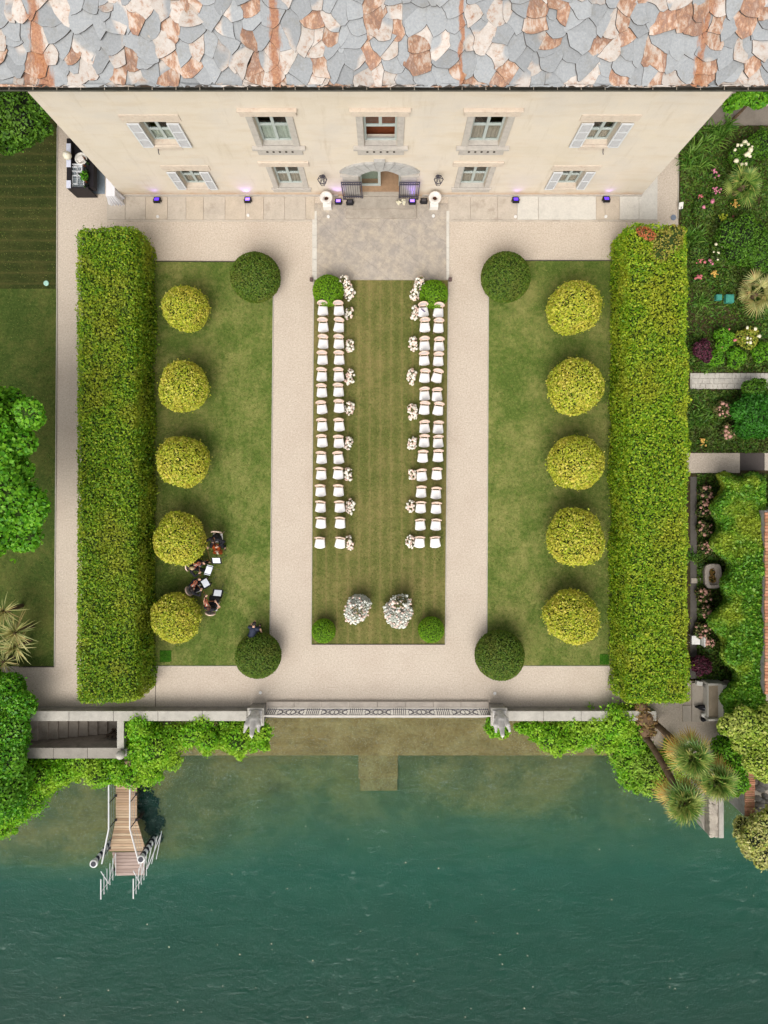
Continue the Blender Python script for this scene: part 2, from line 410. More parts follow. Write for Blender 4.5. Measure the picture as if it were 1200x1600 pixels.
# pavement along the villa: separate slabs
pv = [167, 196, 228, 262, 291, 318, 352, 384, 412, 445, 478]
random.seed(3)
ms = MB(); pm = [PAVE, PAVE2, stone('warm paving', '#b8ab9a', .08, 2)]
for side in (0, 1):
    xs = pv+[492] if side == 0 else [700, 735, 777, 808, 841, 931, 945, 968, 998, 1027]
    for i in range(len(xs)-1):
        ms.cur = random.choice([0, 0, 1, 2]); 
        if side == 1 and i == 4: ms.cur = 1
        if side == 1 and i in (7, 8): ms.cur = 1
        x0, x1, y0, y1 = rect(xs[i]+.25, xs[i+1]-.25, 306, 343.5); ms.box(x0, x1, y0, y1+.1, -.05, .03+random.random()*.006)
    x0, x1, y0, y1 = rect(xs[0], xs[-1], 343.8, 346.5); ms.cur = 0; ms.box(x0, x1, y0, y1, -.05, .02)
ms.cur = 1
x0, x1, y0, y1 = rect(1001.5, 1027, 240, 305.5); ms.box(x0, x1, y0, y1, -.05, .035)
tag(ms.build('pavement', pm, bevel=.004), kind='structure')
slab('court_paving', 492, 700, 318, 437.4, -.05, .026, COURT)
mm = MB()
for (a, b, c, d) in [(488, 495, 330, 437.8), (697.5, 702, 330, 437.8)]:
    yy = c
    while yy < d-2:
        x0, x1, y0, y1 = rect(a, b, yy, min(yy+19, d)-.4); mm.box(x0, x1, y0, y1, -.03, .034); yy += 19
tag(mm.build('paving_border', PAVE2), kind='structure')
# wear and patches on the court

# garden border on the right, with its cross paths
SOIL = stone('planting soil', '#423a22', .3, 4, spots='#2c3a16')
slab('flower_bed', 1060, 1500, 196, 1062, -.05, .03, SOIL)
slab('soil_border', 1075, 1130, 1060, 1064, -.05, .03, SOIL)
def cobble(px0, px1, py0, py1, mat_, n, name='path', seed=0):
    r = random.Random(seed); x0, x1, y0, y1 = rect(px0, px1, py0, py1); m = MB(); W = (x1-x0)/n; rows = max(2, int((y1-y0)/.24))
    m.box(x0, x1, y0, y1, 0, .05)
    for j in range(rows):
        yy = y0+(y1-y0)*j/rows; x = x0+r.uniform(0, .1)
        while x < x1-.05:
            w_ = min(r.uniform(.18, .38), x1-x); m.box(x+.01, x+w_-.01, yy+.01, yy+(y1-y0)/rows-.01, .04, .07+r.random()*.02); x += w_
    tag(m.build(name, mat_, bevel=.012), kind='structure')
cobble(1078, 1260, 583, 608, stone('cobbles', '#b8b2a8', .2, 1.5), 30, 'cobbled_path', 4)
slab('path', 1072, 1155, 708, 739, -.02, .06, GRAVEL); slab('path', 1155.5, 1193, 708, 735, -.02, .05, stone('dark slate', '#514a46', .1, 2)); slab('path', 1193.5, 1300, 708, 735, -.02, .07, PAVE)
slab('back_path', 1080, 1500, 168, 197, -.02, .10, stone('old grey paving', '#7c7368', .12, 2))
slab('border_path', 1078, 1088, 745, 1060, -.02, .045, stone('narrow grey path', '#5f5a54', .15, 3))
slab('border_path', 1079, 1097, 903, 911, -.02, .075, PAVE)

# lake bed, shelf and water
def bedmat(name, stops, sc=.8, deep=False):
    t = NT(name); v = t.coord(); a = t.noise(sc, 6, .65, v); f = t.noise(9, 3, .7, v)
    c = t.ramp(a, stops); c = t.mix(t.ramp(f, [(.3, .35), (.6, 0.0)]), c, '#3b331c')
    if deep: sp = t.n('ShaderNodeSeparateXYZ'); t.l(t.coord(), sp.inputs[0]); c = t.mix(t.ramp(t.math('ADD', t.math('MULTIPLY', sp.outputs['Z'], -.25), t.math('MULTIPLY', t.noise(.3, 4, .6, v), .35)), [(.85, 0.0), (1.0, .5)]), c, '#567a66'); c = t.mix(t.ramp(t.math('MULTIPLY', sp.outputs['Z'], -.2), [(.62, 0.0), (.85, .85)]), c, '#4a7868')  # depth haze of the water painted into the lower bed colour
    t.pbr(c, .95, 0, t.bump(f, .4, .05), .05); return t.m
SHELF = bedmat('shelf stone', [(.3, '#a8844e'), (.5, '#c29f66'), (.7, '#d3b47c')])
BED = bedmat('silt with depth tint', [(.32, '#6c7048'), (.46, '#807e50'), (.56, '#a3935a'), (.7, '#857648')], .22, True)
WZ = -1.8
nx, ny = 70, 60; V = []
for j in range(ny+1):
    for i in range(nx+1):
        x = -75+150*i/nx; t_ = (j/ny)**1.7; y = -10.2-110*t_
        d = -10.2-y; z = (-2.75 if d < 3.2 else -2.45)-.33*max(0, d-3.6)*min(1, .4+max(0, d-3.6)*.06); z = max(z, -9.5)
        rock = noise.noise(Vector((x*.35, y*.35, 0)))*.30+noise.noise(Vector((x*1.2, y*1.2, 3)))*.1
        rp = max(0, 1-((x-5.5)/5.5)**2)*max(0, 1-((y+15.0)/2.3)**2)   # rocky shoal on the right
        lf = max(0, 1-((x+17)/11)**2)*max(0, 1-((y+15.0)/7)**2)
        V.append((x, y, min(z+rock*min(1, d/3)*.8+rp*.35+lf*1.4, -2.2 if d > 3.2 else -2.6)))
F = [(j*(nx+1)+i, (j+1)*(nx+1)+i, (j+1)*(nx+1)+i+1, j*(nx+1)+i+1) for j in range(ny) for i in range(nx)]
bed = MB().add(V, F).build('lake_bed', BED, smooth=True); tag(bed, kind='structure')
sh = MB(); zs = -2.04; y1 = P(0, 1181, zs).y
sh.box(-16, 12.6, y1, -10.7, -4, zs); sh.box(P(560, 0, -2.3).x, P(622, 0, -2.3).x, P(0, 1217, -2.3).y, y1-.003, -4, -2.24)
sh.box(P(562, 0, -2.3).x, P(621, 0, -2.3).x, P(0, 1235, -2.5).y, P(0, 1217, -2.3).y-.003, -4, -2.42)
tag(sh.build('submerged_steps', SHELF, bevel=.05), kind='structure')

def watermat():
    t = NT('lake water'); v = t.coord(); vs = t.coord((.55, 1.5, 1), rot=(0, 0, radians(14)))
    w1 = t.math('ADD', t.math('MULTIPLY', t.noise(1.0, 6, .7, vs, 1.2), .6), t.math('MULTIPLY', t.noise(1.3, 6, .68, t.coord((.7, 1.6, 1), rot=(0, 0, radians(-32))), .9), .4)); w2 = t.noise(5, 4, .7, v, .6); big = t.noise(.16, 3, .55, v)
    h = t.math('ADD', t.math('MULTIPLY', w1, 1.0), t.math('MULTIPLY', w2, .25)); nrm = t.bump(h, 1.0, .26)
    tr = t.n('ShaderNodeBsdfTransparent'); tr.inputs[0].default_value = (.97, .99, .98, 1)
    gl = t.n('ShaderNodeBsdfGlossy'); gl.inputs['Roughness'].default_value = .12; gl.inputs['Color'].default_value = (.62, .72, .68, 1); t.l(nrm, gl.inputs['Normal'])
    df = t.n('ShaderNodeBsdfDiffuse')
    dc = t.ramp(w1, [(.32, '#05423a'), (.55, '#0d574a'), (.78, '#297866')]); t.l(dc, df.inputs[0]); t.l(nrm, df.inputs['Normal'])
    m1 = t.n('ShaderNodeMixShader'); m1.inputs[0].default_value = .2; t.l(tr.outputs[0], m1.inputs[1]); t.l(df.outputs[0], m1.inputs[2])
    fr = t.n('ShaderNodeFresnel'); fr.inputs[0].default_value = 1.33; t.l(nrm, fr.inputs['Normal'])
    m2 = t.n('ShaderNodeMixShader'); t.l(fr.outputs[0], m2.inputs[0]); t.l(m1.outputs[0], m2.inputs[1]); t.l(gl.outputs[0], m2.inputs[2])
    # pale streaks imitating sky glints on the wavelets, painted into the colour
    vf = t.coord((.75, 2.3, 1), rot=(0, 0, radians(-22))); glint = t.noise(1.9, 8, .74, vf, .15)
    glint_fac = t.math('MULTIPLY', t.ramp(glint, [(.575, 0.0), (.75, .6)]), t.ramp(t.noise(.28, 4, .6, v), [(.45, .05), (.62, .9)]))
    glint_df = t.n('ShaderNodeBsdfDiffuse'); glint_df.inputs[0].default_value = C3('#94a89e')
    m3 = t.n('ShaderNodeMixShader'); t.l(glint_fac, m3.inputs[0]); t.l(m2.outputs[0], m3.inputs[1]); t.l(glint_df.outputs[0], m3.inputs[2])
    t.l(m3.outputs[0], t.out.inputs[0])
    va = t.n('ShaderNodeVolumeAbsorption'); va.inputs['Color'].default_value = (.05, .70, .62, 1); va.inputs['Density'].default_value = .29
    t.l(va.outputs[0], t.out.inputs['Volume']); return t.m
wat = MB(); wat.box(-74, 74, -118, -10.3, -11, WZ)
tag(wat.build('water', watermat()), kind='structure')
fp = np.array([[P(px, py, WZ).x, P(px, py, WZ).y, WZ+.004] for px, py in zip(RNG.uniform(60, 1190, 110), 1250+350*RNG.random(110)**.8)])
pt = blossoms('floating_petals', fp, .022, [plain('petal pale', '#cfc7a5', .7)], seed=4); tag(pt, 'scattered pale petals and leaves floating on the green lake', 'petals', kind='stuff')

# ============================================================ WALLS ON THE LAKE
def coping_wall(name, x0, x1, y0, y1, ztop, label, slabs=1.6, body=GREYSTONE, zb=-3.6, cat='wall', cope=COPING, ov=.03):
    e = empty(name, ((x0+x1)/2, (y0+y1)/2, 0), 0, label, cat); c = e.location
    m = MB().box(x0-c.x, x1-c.x, y0-c.y, y1-c.y, zb, ztop-.08); m.build('wall_body', body, e)
    m = MB()
    if x1-x0 > y1-y0:
        n = max(1, round((x1-x0)/slabs)); s_ = (x1-x0)/n
        for i in range(n): m.box(x0-c.x+i*s_+.006, x0-c.x+(i+1)*s_-.006, y0-c.y-ov, y1-c.y+ov, ztop-.08, ztop+random.random()*.008)
    else:
        n = max(1, round((y1-y0)/slabs)); s_ = (y1-y0)/n
        for i in range(n): m.box(x0-c.x-ov, x1-c.x+ov, y0-c.y+i*s_+.006, y0-c.y+(i+1)*s_-.006, ztop-.08, ztop+random.random()*.008)
    m.build('coping', cope, e, bevel=.012); return e
xL = P(390, 0).x; xR = P(788, 0).x
coping_wall('parapet_wall', -18.6, xL+.02, -10.868, -10.47, .72, 'long pale stone parapet beside the boat stair, left of the railing', 1.9, zb=-4)
coping_wall('parapet_wall', xR-.05, 12.4, -10.868, -10.47, .72, 'pale stone parapet half hidden by bushes, right of the railing', 1.9, zb=-4)
coping_wall('parapet_wall', -18.4, -12.16, -12.62, -12.19, .63, 'outer stone wall along the lake side of the boat stair', 1.7, DARKSTONE, cope=stone('old coping', '#918b81', .12, 2))
coping_wall('parapet_wall', -12.30, -12.05, -12.175, -10.9, .70, 'short cross wall closing the foot of the boat stair', 1.2)
coping_wall('lake_wall', 11.9, 17.4, -13.5, -13.1, .35, 'low stone lake wall behind the palms at right', 1.7, DARKSTONE, cope=stone('mossy coping', '#857b6a', .15, 2))
coping_wall('quay_wall', xL+.5, xR-.6, -10.98, -10.865, -.02, 'quay wall dropping from the railing into the lake', 1.7)
# curb under the railing
cu = MB(); xs = np.linspace(P(417, 0).x, P(763, 0).x, 9)
for i in range(8): cu.box(xs[i]+.005, xs[i+1]-.005, P(0, 1104.5).y, P(0, 1095).y, -.02, .13)
tag(cu.build('railing_curb', stone('curb stone', '#b5aa9e', .1, 3), bevel=.015), kind='structure')
bx0, bx1 = P(417, 0).x, P(763, 0).x
tag(MB().box(bx0, bx1, -10.858, P(0, 1104.8).y, -.02, .02).build('quay_edge', COPING), kind='structure')
# stair down to the water gate
st = MB(); n = 12
xa, xb = P(18, 0, -.3).x, P(190, 0, -.7).x
for i in range(n):
    z = -.05-.125*i; x0 = xa+(xb-xa)*i/n; x1 = xa+(xb-xa)*(i+1)/n
    st.box(x0, x1-.03, -12.18, -10.875, -3, z-.02); st.box(x0-.05, x1-.03, -12.18, -10.875, z-.02, z+.03)
st.box(-19.2, xa-.06, -12.18, -10.875, -3, 0.0)
o = st.build('boat_stair', stone('stair stone', '#a89d90', .15, 1.8, spots='#867b6e'), bevel=.01); tag(o, 'twelve worn stone steps descending between the two parapets', 'stairs')
# low slatted timber gate at the foot of the stair
gt = empty('water_gate', (-12.75, -12.05, -1.5), 0, 'dark slatted timber gate at the foot of the stair', 'gate')
tm = plain('dark timber', '#55483d', .8); m = MB()
for i in range(6): m.box(-.55+i*.19, -.45+i*.19, -.03, .03, 0, 1.15)
m.build('slats', tm, gt); MB().box(-.6, .6, .035, .08, .2, .3).box(-.6, .6, .035, .08, .9, 1.0).build('rails', tm, gt)
MB().cap((-.55, .1, .3), (.5, .1, .95), .03, .03, 6, 1).build('brace', tm, gt)

# finial
fi = empty('stone_finial', P(188, 1180, .9)-Vector((0, 0, .9)), 0, 'round white stone ball on the corner of the stair wall', 'finial')
MB().box(-.17, .17, -.17, .17, -1, .6).build('pedestal', GREYSTONE, fi); MB().lathe([(.06, .6), (.13, .62), (.09, .68), (.16, .76), (.2, .88), (.17, .99), (.08, 1.06), (.01, 1.09)]).build('ball', COPING, fi, smooth=True)

# wrought iron lake railing
IRON = plain('wrought iron', '#4b4852', .55, .3, .1, 12, .1); WRAIL = plain('pale rail', '#beb7ae', .6)
x0, x1 = P(416, 0, .5).x, P(765, 0, .5).x; ry = -10.53
rl = empty('lake_railing', ((x0+x1)/2, ry, 0), 0, 'long ornamental iron railing with pale handrail above the lake', 'railing'); L2 = (x1-x0)/2
MB().box(-L2, L2, -.035, .035, 1.09, 1.13).build('handrail', WRAIL, rl, bevel=.01)
MB().box(-L2, L2, -.015, .015, .18, .21).box(-L2, L2, -.015, .015, 1.0, 1.03).build('bottom_rail', IRON, rl)
posts = np.linspace(-L2+.15, L2-.15, 6)
for q, xx in enumerate(posts):
    m = MB()
    for d in (-.27, -.18, -.09, 0, .09, .18, .27):
        if abs(xx+d) < L2: m.box(xx+d-.014, xx+d+.014, -.014, .014, .12, 1.0)
    m.build('bar_group', IRON, rl)
    if q < 5:
        m = MB(); a, b = xx+.36, posts[q+1]-.36; cxm = (a+b)/2; W = (b-a)
        for s_ in (-1, 1):
            for k in range(3):
                cc = cxm+s_*W*(.08+.15*k); pts = [(cc+.11*cos(t), 0, .6+.30*sin(t)) for t in np.linspace(0, 2*pi, 11)]; m.tube(pts, .014, 4)
            m.tube([(cxm, 0, .2), (cxm+s_*W*.24, 0, .6), (cxm, 0, 1.0)], .014, 4); m.tube([(cxm+s_*W*.48, 0, .2), (cxm+s_*W*.24, 0, .6), (cxm+s_*W*.48, 0, 1.0)], .014, 4)
        m.build('scroll_panel', IRON, rl)

# winged statues on pillars
SCULPT = stone('sculpted stone', '#c6c1bb', .14, 6, spots='#8b8580')
def statue(px, label, plabel, flip):
    c = P(px, 1103, 0)+Vector((0, -.22, 0))
    p = empty('gate_pillar', c, 0, plabel, 'pillar', 'stone pillars at both ends of the railing')
    MB().box(-.33, .33, -.36, .36, -1, .78).build('shaft', GREYSTONE, p, bevel=.02); MB().box(-.38, .38, -.41, .41, .78, .88).build('cap', COPING, p, bevel=.02)
    m = MB(); s_ = flip
    m.cap((0, .12, 1.0), (0, .0, 1.35), .24, .22, 12, 3); m.cap((0, 0, 1.35), (.02*s_, -.22, 1.72), .2, .13, 12, 3); m.cap((.02*s_, -.22, 1.72), (.03*s_, -.42, 1.98), .12, .09, 10, 3)
    m.cap((.03*s_, -.42, 1.98), (.03*s_, -.58, 1.93), .05, .02, 8, 2)
    for q, L in ((-1, 1.0), (1, .85)):
        m.cap((q*.18, .1, 1.3), (q*.27, -.12, 1.6), .12, .12, 8, 2); m.cap((q*.27, -.12, 1.6), (q*(.34 if q == -s_ else .28), -.36*L, 1.75), .11, .05, 8, 2)
        for k in range(4): m.cap((q*(.2+.03*k), .16-.02*k, 1.05+.12*k), (q*(.25+.02*k), -.2-.06*k, 1.5+.07*k), .055, .03, 6, 2)
        m.cap((q*.12, -.08, .92), (q*.12, -.14, 1.15), .08, .1, 8, 2)
    m.box(-.3, .3, -.32, .32, .88, .96)
    o = m.build('stone_eagle', SCULPT, None, smooth=True, loc=c); r = o.modifiers.new('r', 'REMESH'); r.mode = 'VOXEL'; r.voxel_size = .022; r.use_smooth_shade = True
    tag(o, label, 'statue', 'stone birds on the pillars')
statue(405, 'weathered grey stone bird with wings spread, on the left pillar', 'square stone pillar at the left end of the railing', 1)
statue(775, 'pale stone bird with folded wings, on the right pillar', 'square stone pillar at the right end of the railing', -1)
# ============================================================ VILLA
villa = empty('villa', (AX, WY, 0), 0, 'cream rendered villa with rough stone slab roof and shuttered windows', 'villa')
def vp(m, name, mat, parent=None, **k):      # build in world coordinates under the villa
    par = parent or villa
    if m is not None: m.v = [(a-AX, b-WY, c) for a, b, c in m.v]
    return m.build(name, mat, par, **k)
def plaster():
    t = NT('cream render'); v = t.coord(); a = t.noise(.35, 5, .6, v); b = t.noise(1.4, 6, .65, t.coord((.35, 1, 1.6))); f = t.noise(22, 4, .7, v)
    c = t.ramp(a, [(.3, '#c8bca9'), (.5, '#cfc4b4'), (.7, '#c5bcb0')])
    c = t.mix(t.ramp(b, [(.5, 0.0), (.7, .45)]), c, '#c3b095'); c = t.mix(t.ramp(b, [(.25, .5), (.42, 0.0)]), c, '#c9c1b6')
    # damp, scuffed foot of the wall
    sp = t.n('ShaderNodeSeparateXYZ'); t.l(t.coord(), sp.inputs[0])
    lo = t.math('SUBTRACT', .55, t.math('ADD', sp.outputs['Z'], t.math('MULTIPLY', t.noise(1.3, 5, .7, v), -.75)))
    c = t.mix(t.ramp(lo, [(.35, 0.0), (.85, .75)]), c, '#b08a68')
    c = t.mix(t.ramp(f, [(.3, .18), (.5, 0.0)]), c, '#a8906e')
    c = t.mix(t.ramp(t.noise(1.6, 6, .7, t.coord((1.6, 1, .22))), [(.56, 0.0), (.74, .42)]), c, '#a9967a')
    c = t.mix(t.ramp(t.noise(.8, 3, .5, t.coord((1, 1, 1.2))), [(.60, 0.0), (.62, .22)]), c, '#d2c4ad')
    t.pbr(c, .92, 0, t.bump(f, .25, .012), .1); return t.m
RENDER = plaster()
TRIM = stone('granite trim', '#b4ada4', .1, 5, spots='#a0988f', bump=.4)
TRIM2 = stone('pale lintel', '#cabbaa', .08, 5, spots='#b59d8c')
WOODG = plain('grey green paint', '#a7aea9', .55, 0, .06); SHUT = plain('shutter frame paint', '#c9cacb', .55, 0, .05); LOUV = plain('shutter louvres', '#9a9998', .7, 0, .1)
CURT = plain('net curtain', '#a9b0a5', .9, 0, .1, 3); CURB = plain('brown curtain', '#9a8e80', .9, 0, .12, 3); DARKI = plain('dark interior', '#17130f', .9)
def glassmat():
    t = NT('window glass'); tr = t.n('ShaderNodeBsdfTransparent'); tr.inputs[0].default_value = (.93, .95, .94, 1); gl = t.n('ShaderNodeBsdfGlossy'); gl.inputs['Roughness'].default_value = .03
    m = t.n('ShaderNodeMixShader'); fr = t.n('ShaderNodeLayerWeight'); fr.inputs[0].default_value = .25; t.l(t.ramp(fr.outputs['Facing'], [(0, .03), (.6, .12), (1, .6)]), m.inputs[0]); t.l(tr.outputs[0], m.inputs[1]); t.l(gl.outputs[0], m.inputs[2]); t.l(m.outputs[0], t.out.inputs[0]); return t.m
GLASS = glassmat()
XL, XR = P(192, 0).x, P(1001, 0).x; ZT = 9.6; DEPTH = 13.0
holes = []
WIN = []
for sx in (-1, 1):
    WIN.append((AX+sx*4.08, 1.22, 4.78, 7.08, 'stone', 'upper')); WIN.append((AX+sx*4.10, 1.12, .92, 3.02, 'stonelow', 'lower'))
    WIN.append((AX+sx*8.49, 1.0, 4.86, 6.55, 'shut3', 'upper')); WIN.append((AX+sx*8.35, .98, .95, 2.56, 'shut2', 'lower'))
WIN.append((AX, 1.28, 4.78, 7.08, 'open', 'upper'))
for w_ in WIN: holes.append((w_[0]-w_[1]/2, w_[0]+w_[1]/2, w_[2], w_[3]))
DX0, DX1, DZ0, DZS, DZ1 = AX-.98, AX+.86, .32, 2.35, 2.80
holes.append((DX0, DX1, DZ0, DZ1))
def front_wall():
    xs = sorted({XL, XR}|{h[0] for h in holes}|{h[1] for h in holes}); zs = sorted({-.3, ZT}|{h[2] for h in holes}|{h[3] for h in holes}); m = MB()
    for i in range(len(xs)-1):
        for j in range(len(zs)-1):
            cx, cz = (xs[i]+xs[i+1])/2, (zs[j]+zs[j+1])/2
            if any(h[0] < cx < h[1] and h[2] < cz < h[3] for h in holes): continue
            m.quad((xs[i], WY, zs[j]), (xs[i+1], WY, zs[j]), (xs[i+1], WY, zs[j+1]), (xs[i], WY, zs[j+1]))
    for a, b, c, d in holes:
        y2 = WY+.45
        m.quad((a, WY, c), (a, WY, d), (a, y2, d), (a, y2, c)); m.quad((b, WY, d), (b, WY, c), (b, y2, c), (b, y2, d))
        m.quad((a, WY, c), (a, y2, c), (b, y2, c), (b, WY, c)); m.quad((a, WY, d), (b, WY, d), (b, y2, d), (a, y2, d))
    yb = WY+DEPTH
    m.quad((XL, yb, -.3), (XL, WY, -.3), (XL, WY, ZT), (XL, yb, ZT)); m.quad((XR, WY, -.3), (XR, yb, -.3), (XR, yb, ZT), (XR, WY, ZT)); m.quad((XR, yb, -.3), (XL, yb, -.3), (XL, yb, ZT), (XR, yb, ZT))
    vp(m, 'wall', RENDER)
front_wall()
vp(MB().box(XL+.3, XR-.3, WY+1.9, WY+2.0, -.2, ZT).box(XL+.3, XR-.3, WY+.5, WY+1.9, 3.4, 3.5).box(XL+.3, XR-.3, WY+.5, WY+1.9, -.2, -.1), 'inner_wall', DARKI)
vp(MB().box(XL-.02, DX0-1.05, WY-.045, WY-.002, 0, .16).box(DX1+1.05, XR+.02, WY-.045, WY-.002, 0, .16), 'plinth', TRIM)
# corner of the wall is edged in paler render
for i, (xc, ww, z0, z1, ty, fl) in enumerate(WIN):
    side = 'left' if xc < AX-.5 else 'right' if xc > AX+.5 else 'middle'
    fr = MB(); yg = WY+.2; a, b = xc-ww/2, xc+ww/2; t_ = .085
    fr.box(a, a+t_, yg, yg+.07, z0, z1).box(b-t_, b, yg, yg+.07, z0, z1).box(a+t_, b-t_, yg, yg+.07, z1-t_, z1).box(a+t_, b-t_, yg, yg+.07, z0, z0+t_)
    zt = {'stone': 5.98, 'open': 5.91, 'stonelow': 1.96, 'shut3': 5.65, 'shut2': 1.78}[ty]
    if ty != 'open': fr.box(xc-.06, xc+.06, yg-.01, yg+.06, z0+t_, z1-t_); fr.box(a+t_, xc-.061, yg-.012, yg+.06, zt-.05, zt+.05).box(xc+.061, b-t_, yg-.012, yg+.06, zt-.05, zt+.05)
    else: fr.box(xc-.06, xc+.06, yg-.01, yg+.06, zt+.05, z1-t_); fr.box(a+t_, b-t_, yg-.012, yg+.06, zt-.05, zt+.05)
    # window root: the frame mesh, everything else hangs on it
    win = vp(fr, 'window', WOODG, bevel=.006)
    desc = {'stone': 'with broad granite surround and dentilled sill', 'stonelow': 'with plain granite surround', 'shut3': 'with three panel shutters thrown open', 'shut2': 'with two panel shutters thrown open', 'open': 'standing open above the portal'}[ty]
    win['label'] = f'{fl} {side} window {desc}'
    if ty == 'open': vp(MB().box(a+t_, b-t_, yg+.03, yg+.036, zt+.05, z1-t_), 'pane', GLASS, win); vp(MB().box(a-.3, b+.3, WY+.46, WY+1.88, z0-.5, z0-.4), 'room_floor', plain('terracotta room', '#8a4a2c', .9), win)
    else:
        vp(MB().box(a+t_, b-t_, yg+.03, yg+.036, z0+t_, z1-t_), 'pane', GLASS, win)
        ct = MB(); n = 36; vs = []
        for k in range(n+1): xx = a+t_+(b-a-2*t_)*k/n; yy = yg+.09+.02*sin(k*1.15); vs += [(xx, yy, z0+.02), (xx, yy, zt-.02)]
        ct.add(vs, [(2*k, 2*k+2, 2*k+3, 2*k+1) for k in range(n)]); vp(ct, 'curtain', [CURT, CURB, CURT, CURB, CURB, CURB, CURB, CURB, CURT][i], win)
    if ty in ('stone', 'open'):
        for ja, jb in ((a-.26, a-.01), (b+.01, b+.26)): vp(MB().box(ja, jb, WY-.05, WY+.19, z0, z1+.02), 'jamb', TRIM, win, bevel=.01)
        vp(MB().box(a-.42, b+.42, WY-.12, WY-.002, z1+.04, z1+.36).box(a-.47, b+.47, WY-.15, WY-.003, z1+.36, z1+.42), 'lintel', TRIM2, win, bevel=.01)
        sl = MB().box(a-.45, b+.45, WY-.16, WY-.002, z0-.16, z0-.01).box(a, b, WY-.0, yg+.19, z0-.03, z0+.012).box(a-.3, b+.3, WY-.055, WY-.003, z0-.70, z0-.165)
        vp(sl, 'sill', TRIM, win, bevel=.01)
        [vp(MB().box(a+.1+k*(ww-.2)/4-.04, a+.1+k*(ww-.2)/4+.04, WY-.075, WY-.056, z0-.46, z0-.36), 'dentil', plain('dark recess', '#3c352e', .9), win) for k in range(5)]
    elif ty == 'stonelow':
        [vp(MB().box(ja, jb, WY-.04, WY+.19, z0, z1+.02), 'jamb', TRIM, win, bevel=.01) for ja, jb in ((a-.24, a-.01), (b+.01, b+.24))]; vp(MB().box(a-.3, b+.3, WY-.045, WY-.002, z0-.42, z0-.08), 'apron', TRIM, win, bevel=.01)
        vp(MB().box(a-.5, b+.5, WY-.08, WY-.002, z1+.07, z1+.42), 'lintel', TRIM2, win, bevel=.01)
        vp(MB().box(a-.34, b+.34, WY-.09, WY-.002, z0-.08, z0-.005).box(a, b, WY, yg+.1, z0-.03, z0+.012), 'sill', TRIM, win, bevel=.01)
    else:
        lw = .48 if fl == 'upper' else .42
        vp(MB().box(a-lw-.12, b+lw+.12, WY-.03, WY-.002, z1+.09, z1+.50), 'lintel', TRIM2, win)
        vp(MB().box(a-.06, b+.06, WY-.1, WY-.002, z0-.12, z0-.01).box(a, b, WY, yg+.1, z0-.03, z0+.012).box(a-.02, b+.02, WY-.02, WY-.003, z0-.45, z0-.12), 'sill', TRIM2, win)
        npan = 3 if ty == 'shut3' else 2
        for s_, ax_ in ((-1, a), (1, b)):
            x0, x1 = (ax_-lw, ax_-.01) if s_ < 0 else (ax_+.01, ax_+lw); y0, y1 = WY-.09, WY-.05; f = MB()
            f.box(x0, x0+.06, y0, y1, z0-.1, z1).box(x1-.06, x1, y0, y1, z0-.1, z1); hh = (z1-z0+.1-.07)/npan
            for k in range(npan+1): zz = z0-.1+hh*k; f.box(x0+.06, x1-.06, y0, y1, zz, zz+.07)
            sh_ = vp(f, 'shutter', SHUT, win); lv = MB()
            for k in range(npan):
                zz = z0-.1+hh*k+.08
                while zz < z0-.1+hh*(k+1)-.03:
                    lv.add([(x0+.06, y0+.005, zz), (x1-.06, y0+.005, zz), (x1-.06, y1-.005, zz+.035), (x0+.06, y1-.005, zz+.035)], [(0, 1, 2, 3)]); zz += .04
            lv.box(x0+.06, x1-.06, y1-.006, y1-.001, z0, z1-.05); vp(lv, 'louvres', LOUV, sh_)
        vp(MB().tube([(a+.04 if xc < AX else b-.04, WY-.01, z0-.32), (a+.04 if xc < AX else b-.04, WY-.16, z0-.36), ((a if xc < AX else b)+.02, WY-.16, z0-.5)], .018, 5), 'shutter_hook', IRON, win) if fl == 'upper' else None

# portal: voussoirs over a segmental arch
pt = MB(); n = 9; c0 = AX-.06; Ri = 1.15; zc = 1.82
def arch(t, r, sq=1): return (c0+r*sin(t), zc+r*cos(t)*sq)
for k in range(n):
    t0 = -1.15+2.3*k/n+.008; t1 = -1.15+2.3*(k+1)/n-.008; ro0 = 1.62 if k != 4 else 1.9
    q = [arch(t0, .98, .99), arch(t1, .98, .99), arch(t1, ro0+.32*abs(sin(t1)), .95), arch(t0, ro0+.32*abs(sin(t0)), .95)]
    vs = [(x, WY-.10-(.04 if k == 4 else 0), z) for x, z in q]+[(x, WY-.002, z) for x, z in q]
    pt.add(vs, [(0, 1, 2, 3)[::-1], (4, 5, 6, 7), (0, 1, 5, 4), (1, 2, 6, 5), (2, 3, 7, 6), (3, 0, 4, 7)])
vp(pt, 'portal_arch', stone('portal granite', '#aaa8a4', .13, 4, spots='#918c86'))
vp(MB().box(DX0-.72, DX0-.01, WY-.08, WY-.002, .1, 2.2).box(DX0-.8, DX0-.01, WY-.13, WY-.003, 2.2, 2.32), 'portal_jamb', TRIM, bevel=.01); vp(MB().box(DX1+.01, DX1+.72, WY-.08, WY-.002, .1, 2.2).box(DX1+.01, DX1+.8, WY-.13, WY-.003, 2.2, 2.32), 'portal_jamb', TRIM, bevel=.01)
# spandrel filling the flat hole above the arch line, recessed and dark with ironwork
vp(MB().box(DX0, DX1, WY+.1, WY+.12, DZS+.02, DZ1), 'fanlight', IRON)
fl_ = MB(); [fl_.tube([(c0, WY+.06, DZS+.03), (c0+.85*sin(t), WY+.06, DZS+.03+.42*cos(t))], .012, 4) for t in np.linspace(-1.2, 1.2, 9)]; vp(fl_, 'fanlight_bars', WRAIL)
